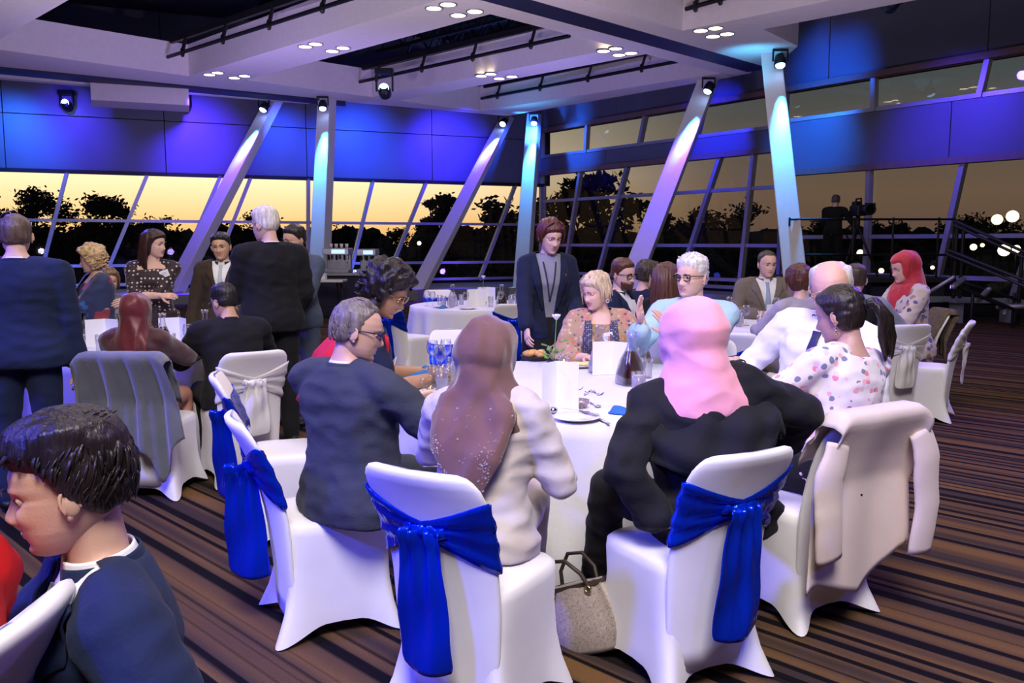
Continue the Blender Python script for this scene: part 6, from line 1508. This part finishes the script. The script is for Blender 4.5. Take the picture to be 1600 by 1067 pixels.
knife('dinner knife left of the blue napkin', A(930, 652), A(952, 664))
fork('fork with tines pointing away, beside the side plate', A(917, 645), A(945, 661)); spoon('teaspoon lying behind the near plate', A(936, 637), A(922, 630))
napkin('folded blue napkin at the near edge by the black coat', A(983, 645), rad(-25), .16, .13, .022, 1)
spiral('glass place card holder with wire curl beside the menu card', A(899, 634), pm('holder_glass', (.5, .4, .42), .2, .4, vary=.3, vscale=60), .13)
m = MB(); m.sphere((0, 0, .016), (.022, .022, .016), 16, 10); o = m.build('napkin_ring', pm('ring_chrome', (.5, .5, .55), .1, 1, vary=.05), None, True); o.location = A(864, 646); tag(o, 'small chrome ball ornament left of the near plate', 'ornament')
flower('single white rose in greenery at the middle of the central table', A(866, 572), .30)
tealight('clear tealight holder right of the rose', A(881, 575))
t = thing('bread_basket', 'dish of bread rolls left of the rose', 'bread', A(838, 562)); m = MB(); m.lathe([(0, 0), (.08, 0), (.11, .03), (.105, .032), (.078, .006), (0, .006)], n=30); m.build('dish', black, t, True)
for k, (dx, dy) in enumerate(((-.05, 0), (.03, .03), (.02, -.04), (-.02, .045))):
    m = MB(); m.sphere((0, 0, 0), (.045, .03, .026), 14, 8); o = m.build('bread_roll', bread if k != 1 else butter, None, True); q = A(838, 562); o.location = q+V((dx, dy, .04)); o.rotation_euler = (0, 0, k); tag(o, ('left bread roll in the dish beside the rose', 'pale butter roll in the dish beside the rose', 'front bread roll in the dish beside the rose', 'rear bread roll in the dish beside the rose')[k], 'bread', 'bread rolls in the dish')
plate('white plate with butter in front of the blonde woman', A(905, 573), .11)
m = MB(); m.box((0, 0, .015), (.12, .05, .02)); o = m.build('butter_slab', butter, None, bevel=.006); o.location = A(905, 573)+V((0, 0, .006)); tag(o, 'slab of yellow butter on the plate by the blonde woman', 'butter')
m = MB(); m.box((0, 0, .02), (.12, .06, .04)); o = m.build('place_card', paper, None, bevel=.001); o.location = A(901, 560); tag(o, 'small white place card behind the butter plate', 'card')
t = thing('mobile_phone', 'black mobile phone lying on the left edge of the central table', 'phone', A(650, 634), rad(18)); m = MB(); m.box((0, 0, .006), (.15, .075, .010)); m.build('casing', black, t, bevel=.004); m = MB(); m.box((0, 0, .0115), (.135, .066, .001)); m.build('screen', pm('phone_screen', (.01, .01, .015), .08, vary=.1), t)
napkin('large crumpled blue napkin beside the grey-haired man', A(640, 597), rad(15), .34, .17, .055, 3); napkin('tented blue napkin right of the crumpled one', A(672, 592), rad(60), .14, .12, .075, 7)
plate('white plate with bread roll before the grey-haired man', A(622, 622), .12)
m = MB(); m.sphere((0, 0, 0), (.06, .035, .026), 16, 8); o = m.build('bread_roll', bread, None, True); o.location = A(615, 618)+V((0, 0, .034)); tag(o, 'golden bread roll on the plate by the grey-haired man', 'bread')
knife('knife lying on the left plate', A(622, 618)+V((0, 0, .02)), A(650, 613)+V((0, 0, .02))); knife('knife at the table edge behind the phone', A(653, 652), A(682, 643)); fork('fork on the left plate rim', A(628, 626)+V((0, 0, .018)), A(655, 618)+V((0, 0, .018)))
spiral('gold place card holder beside the phone', A(660, 621), gold, .10); spiral('second gold wire curl near the water glasses', A(672, 610), gold, .08)
for k, (x_, y_, kind) in enumerate(((678, 604, 't'), (688, 590, 'w'), (700, 603, 't'), (708, 590, 't'), (676, 580, 'w'), (697, 578, 'w'), (715, 598, 't'), (690, 612, 't'))):
    lab = ('front left tumbler', 'front wine glass', 'front middle tumbler', 'tumbler half behind the headscarf', 'rear left wine glass', 'rear right wine glass', 'tumbler touching the headscarf', 'nearest tumbler')[k]+' of the cluster left of the brown headscarf'
    (tumbler(lab, A(x_, y_), .12, .034, pm('water', (.75, .78, .9), .1, vary=.1, alpha=.4) if k % 2 else None, .6) if kind == 't' else wineglass(lab, A(x_, y_)))
t = thing('sparkling_ornament', 'small clear crystal ornament with dark seeds near the plate', 'ornament', A(899, 640)+V((.03, 0.05, 0))); m = MB(); m.lathe([(0, 0), (.022, 0), (.038, .022), (.040, .04), (.036, .04), (0, .035)], n=20); m.build('bowl', pm('bowl_speckle', (.35, .28, .30), .3, .3, vary=.8, vscale=120), t, True)
rnd = random.Random(9); m = MB()
for k in range(12):
    b = A(905, 612)+V((rnd.uniform(-.12, .12), rnd.uniform(-.1, .1), .003)); a = rnd.uniform(0, 6.28); m.tube([b+V((math.cos(a+q*.7)*.014*q*.5, math.sin(a+q*.9)*.012*q*.5, .006*math.sin(q*2))) for q in range(5)], .0018, 5)
o = m.build('streamers', pm('streamer_blue', (.05, .06, .25), .3, .5, vary=.2), None, True, kind='stuff'); tag(o, 'curled dark blue streamers scattered on the white cloth', 'confetti')
water = pm('water2', (.78, .80, .88), .1, vary=.05, alpha=.5)
# ---- other tables: settings made in a loop
def settings(T, name, cards, glasses, carafes, naps, flow, plates, seed, zz=ZT_):
    rnd = random.Random(seed); x0, y0, r = T
    def at(a, q): return V((x0+math.cos(rad(a))*r*q, y0+math.sin(rad(a))*r*q, zz))
    word = ('frontmost', 'front left', 'front right', 'left', 'middle', 'right', 'rear left', 'rear right', 'rearmost', 'far left', 'far right', 'inner', 'outer', 'side', 'near', 'last')
    for k, (a, q) in enumerate(glasses):
        (wineglass if k % 3 == 0 else tumbler)(word[k % 16]+' glass of those on the '+name, at(a, q), **({} if k % 3 == 0 else dict(fill=water if k % 2 else None)))
    for k, (a, q, rz) in enumerate(cards): menu_card(('first', 'second', 'third')[k]+' white menu card from the left on the '+name, 0, 0, rad(rz), pos=at(a, q))
    for k, (a, q) in enumerate(carafes): carafe(('left', 'right', 'rear')[k]+(' water carafe on the ' if k != 0 else ' carafe on the ')+name, at(a, q), cola if k == 1 else water, 1, True)
    for k, (a, q) in enumerate(naps): napkin(('left', 'middle', 'right', 'rear', 'side')[k]+' blue napkin on the '+name, at(a, q), rad(a), .15, .12, .03, k)
    for k, (a, q, h) in enumerate(flow): flower('white rose on a bare stem on the '+name, at(a, q), h, False)
    for k, (a, q) in enumerate(plates): plate(('left', 'middle', 'right', 'rear', 'side')[k]+' white plate on the '+name, at(a, q), .11)
settings(TB, 'empty back table', [(250, .25, 185), (80, .35, 170)], [(200, .8), (210, .6), (190, .6), (215, .8), (225, .55), (235, .7), (300, .5), (320, .5), (335, .6), (350, .6), (0, .4), (20, .5), (250, .6), (180, .3), (285, .45), (310, .75)], [(205, .45), (330, .3)], [(232, .85), (290, .85), (340, .85)], [(265, .05, .34)], [(258, .82), (315, .8), (5, .75)], 1)
settings(TL, 'left table', [(170, .35, 190), (40, .3, 170)], [(205, .55), (215, .7), (225, .5), (195, .7), (235, .65), (320, .45), (335, .5), (345, .6), (310, .6), (0, .5), (240, .4)], [(30, .5), (330, .25)], [], [(60, .05, .30)], [(250, .8), (300, .82), (320, .8)], 2)
settings(TR_, 'right table', [(215, .35, 175)], [(190, .6), (200, .75), (180, .4), (230, .5), (240, .7), (170, .6), (260, .4), (225, .8), (340, .6), (0, .7)], [(205, .3), (180, .75)], [(250, .75)], [], [(235, .75), (330, .8), (300, .7)], 3)
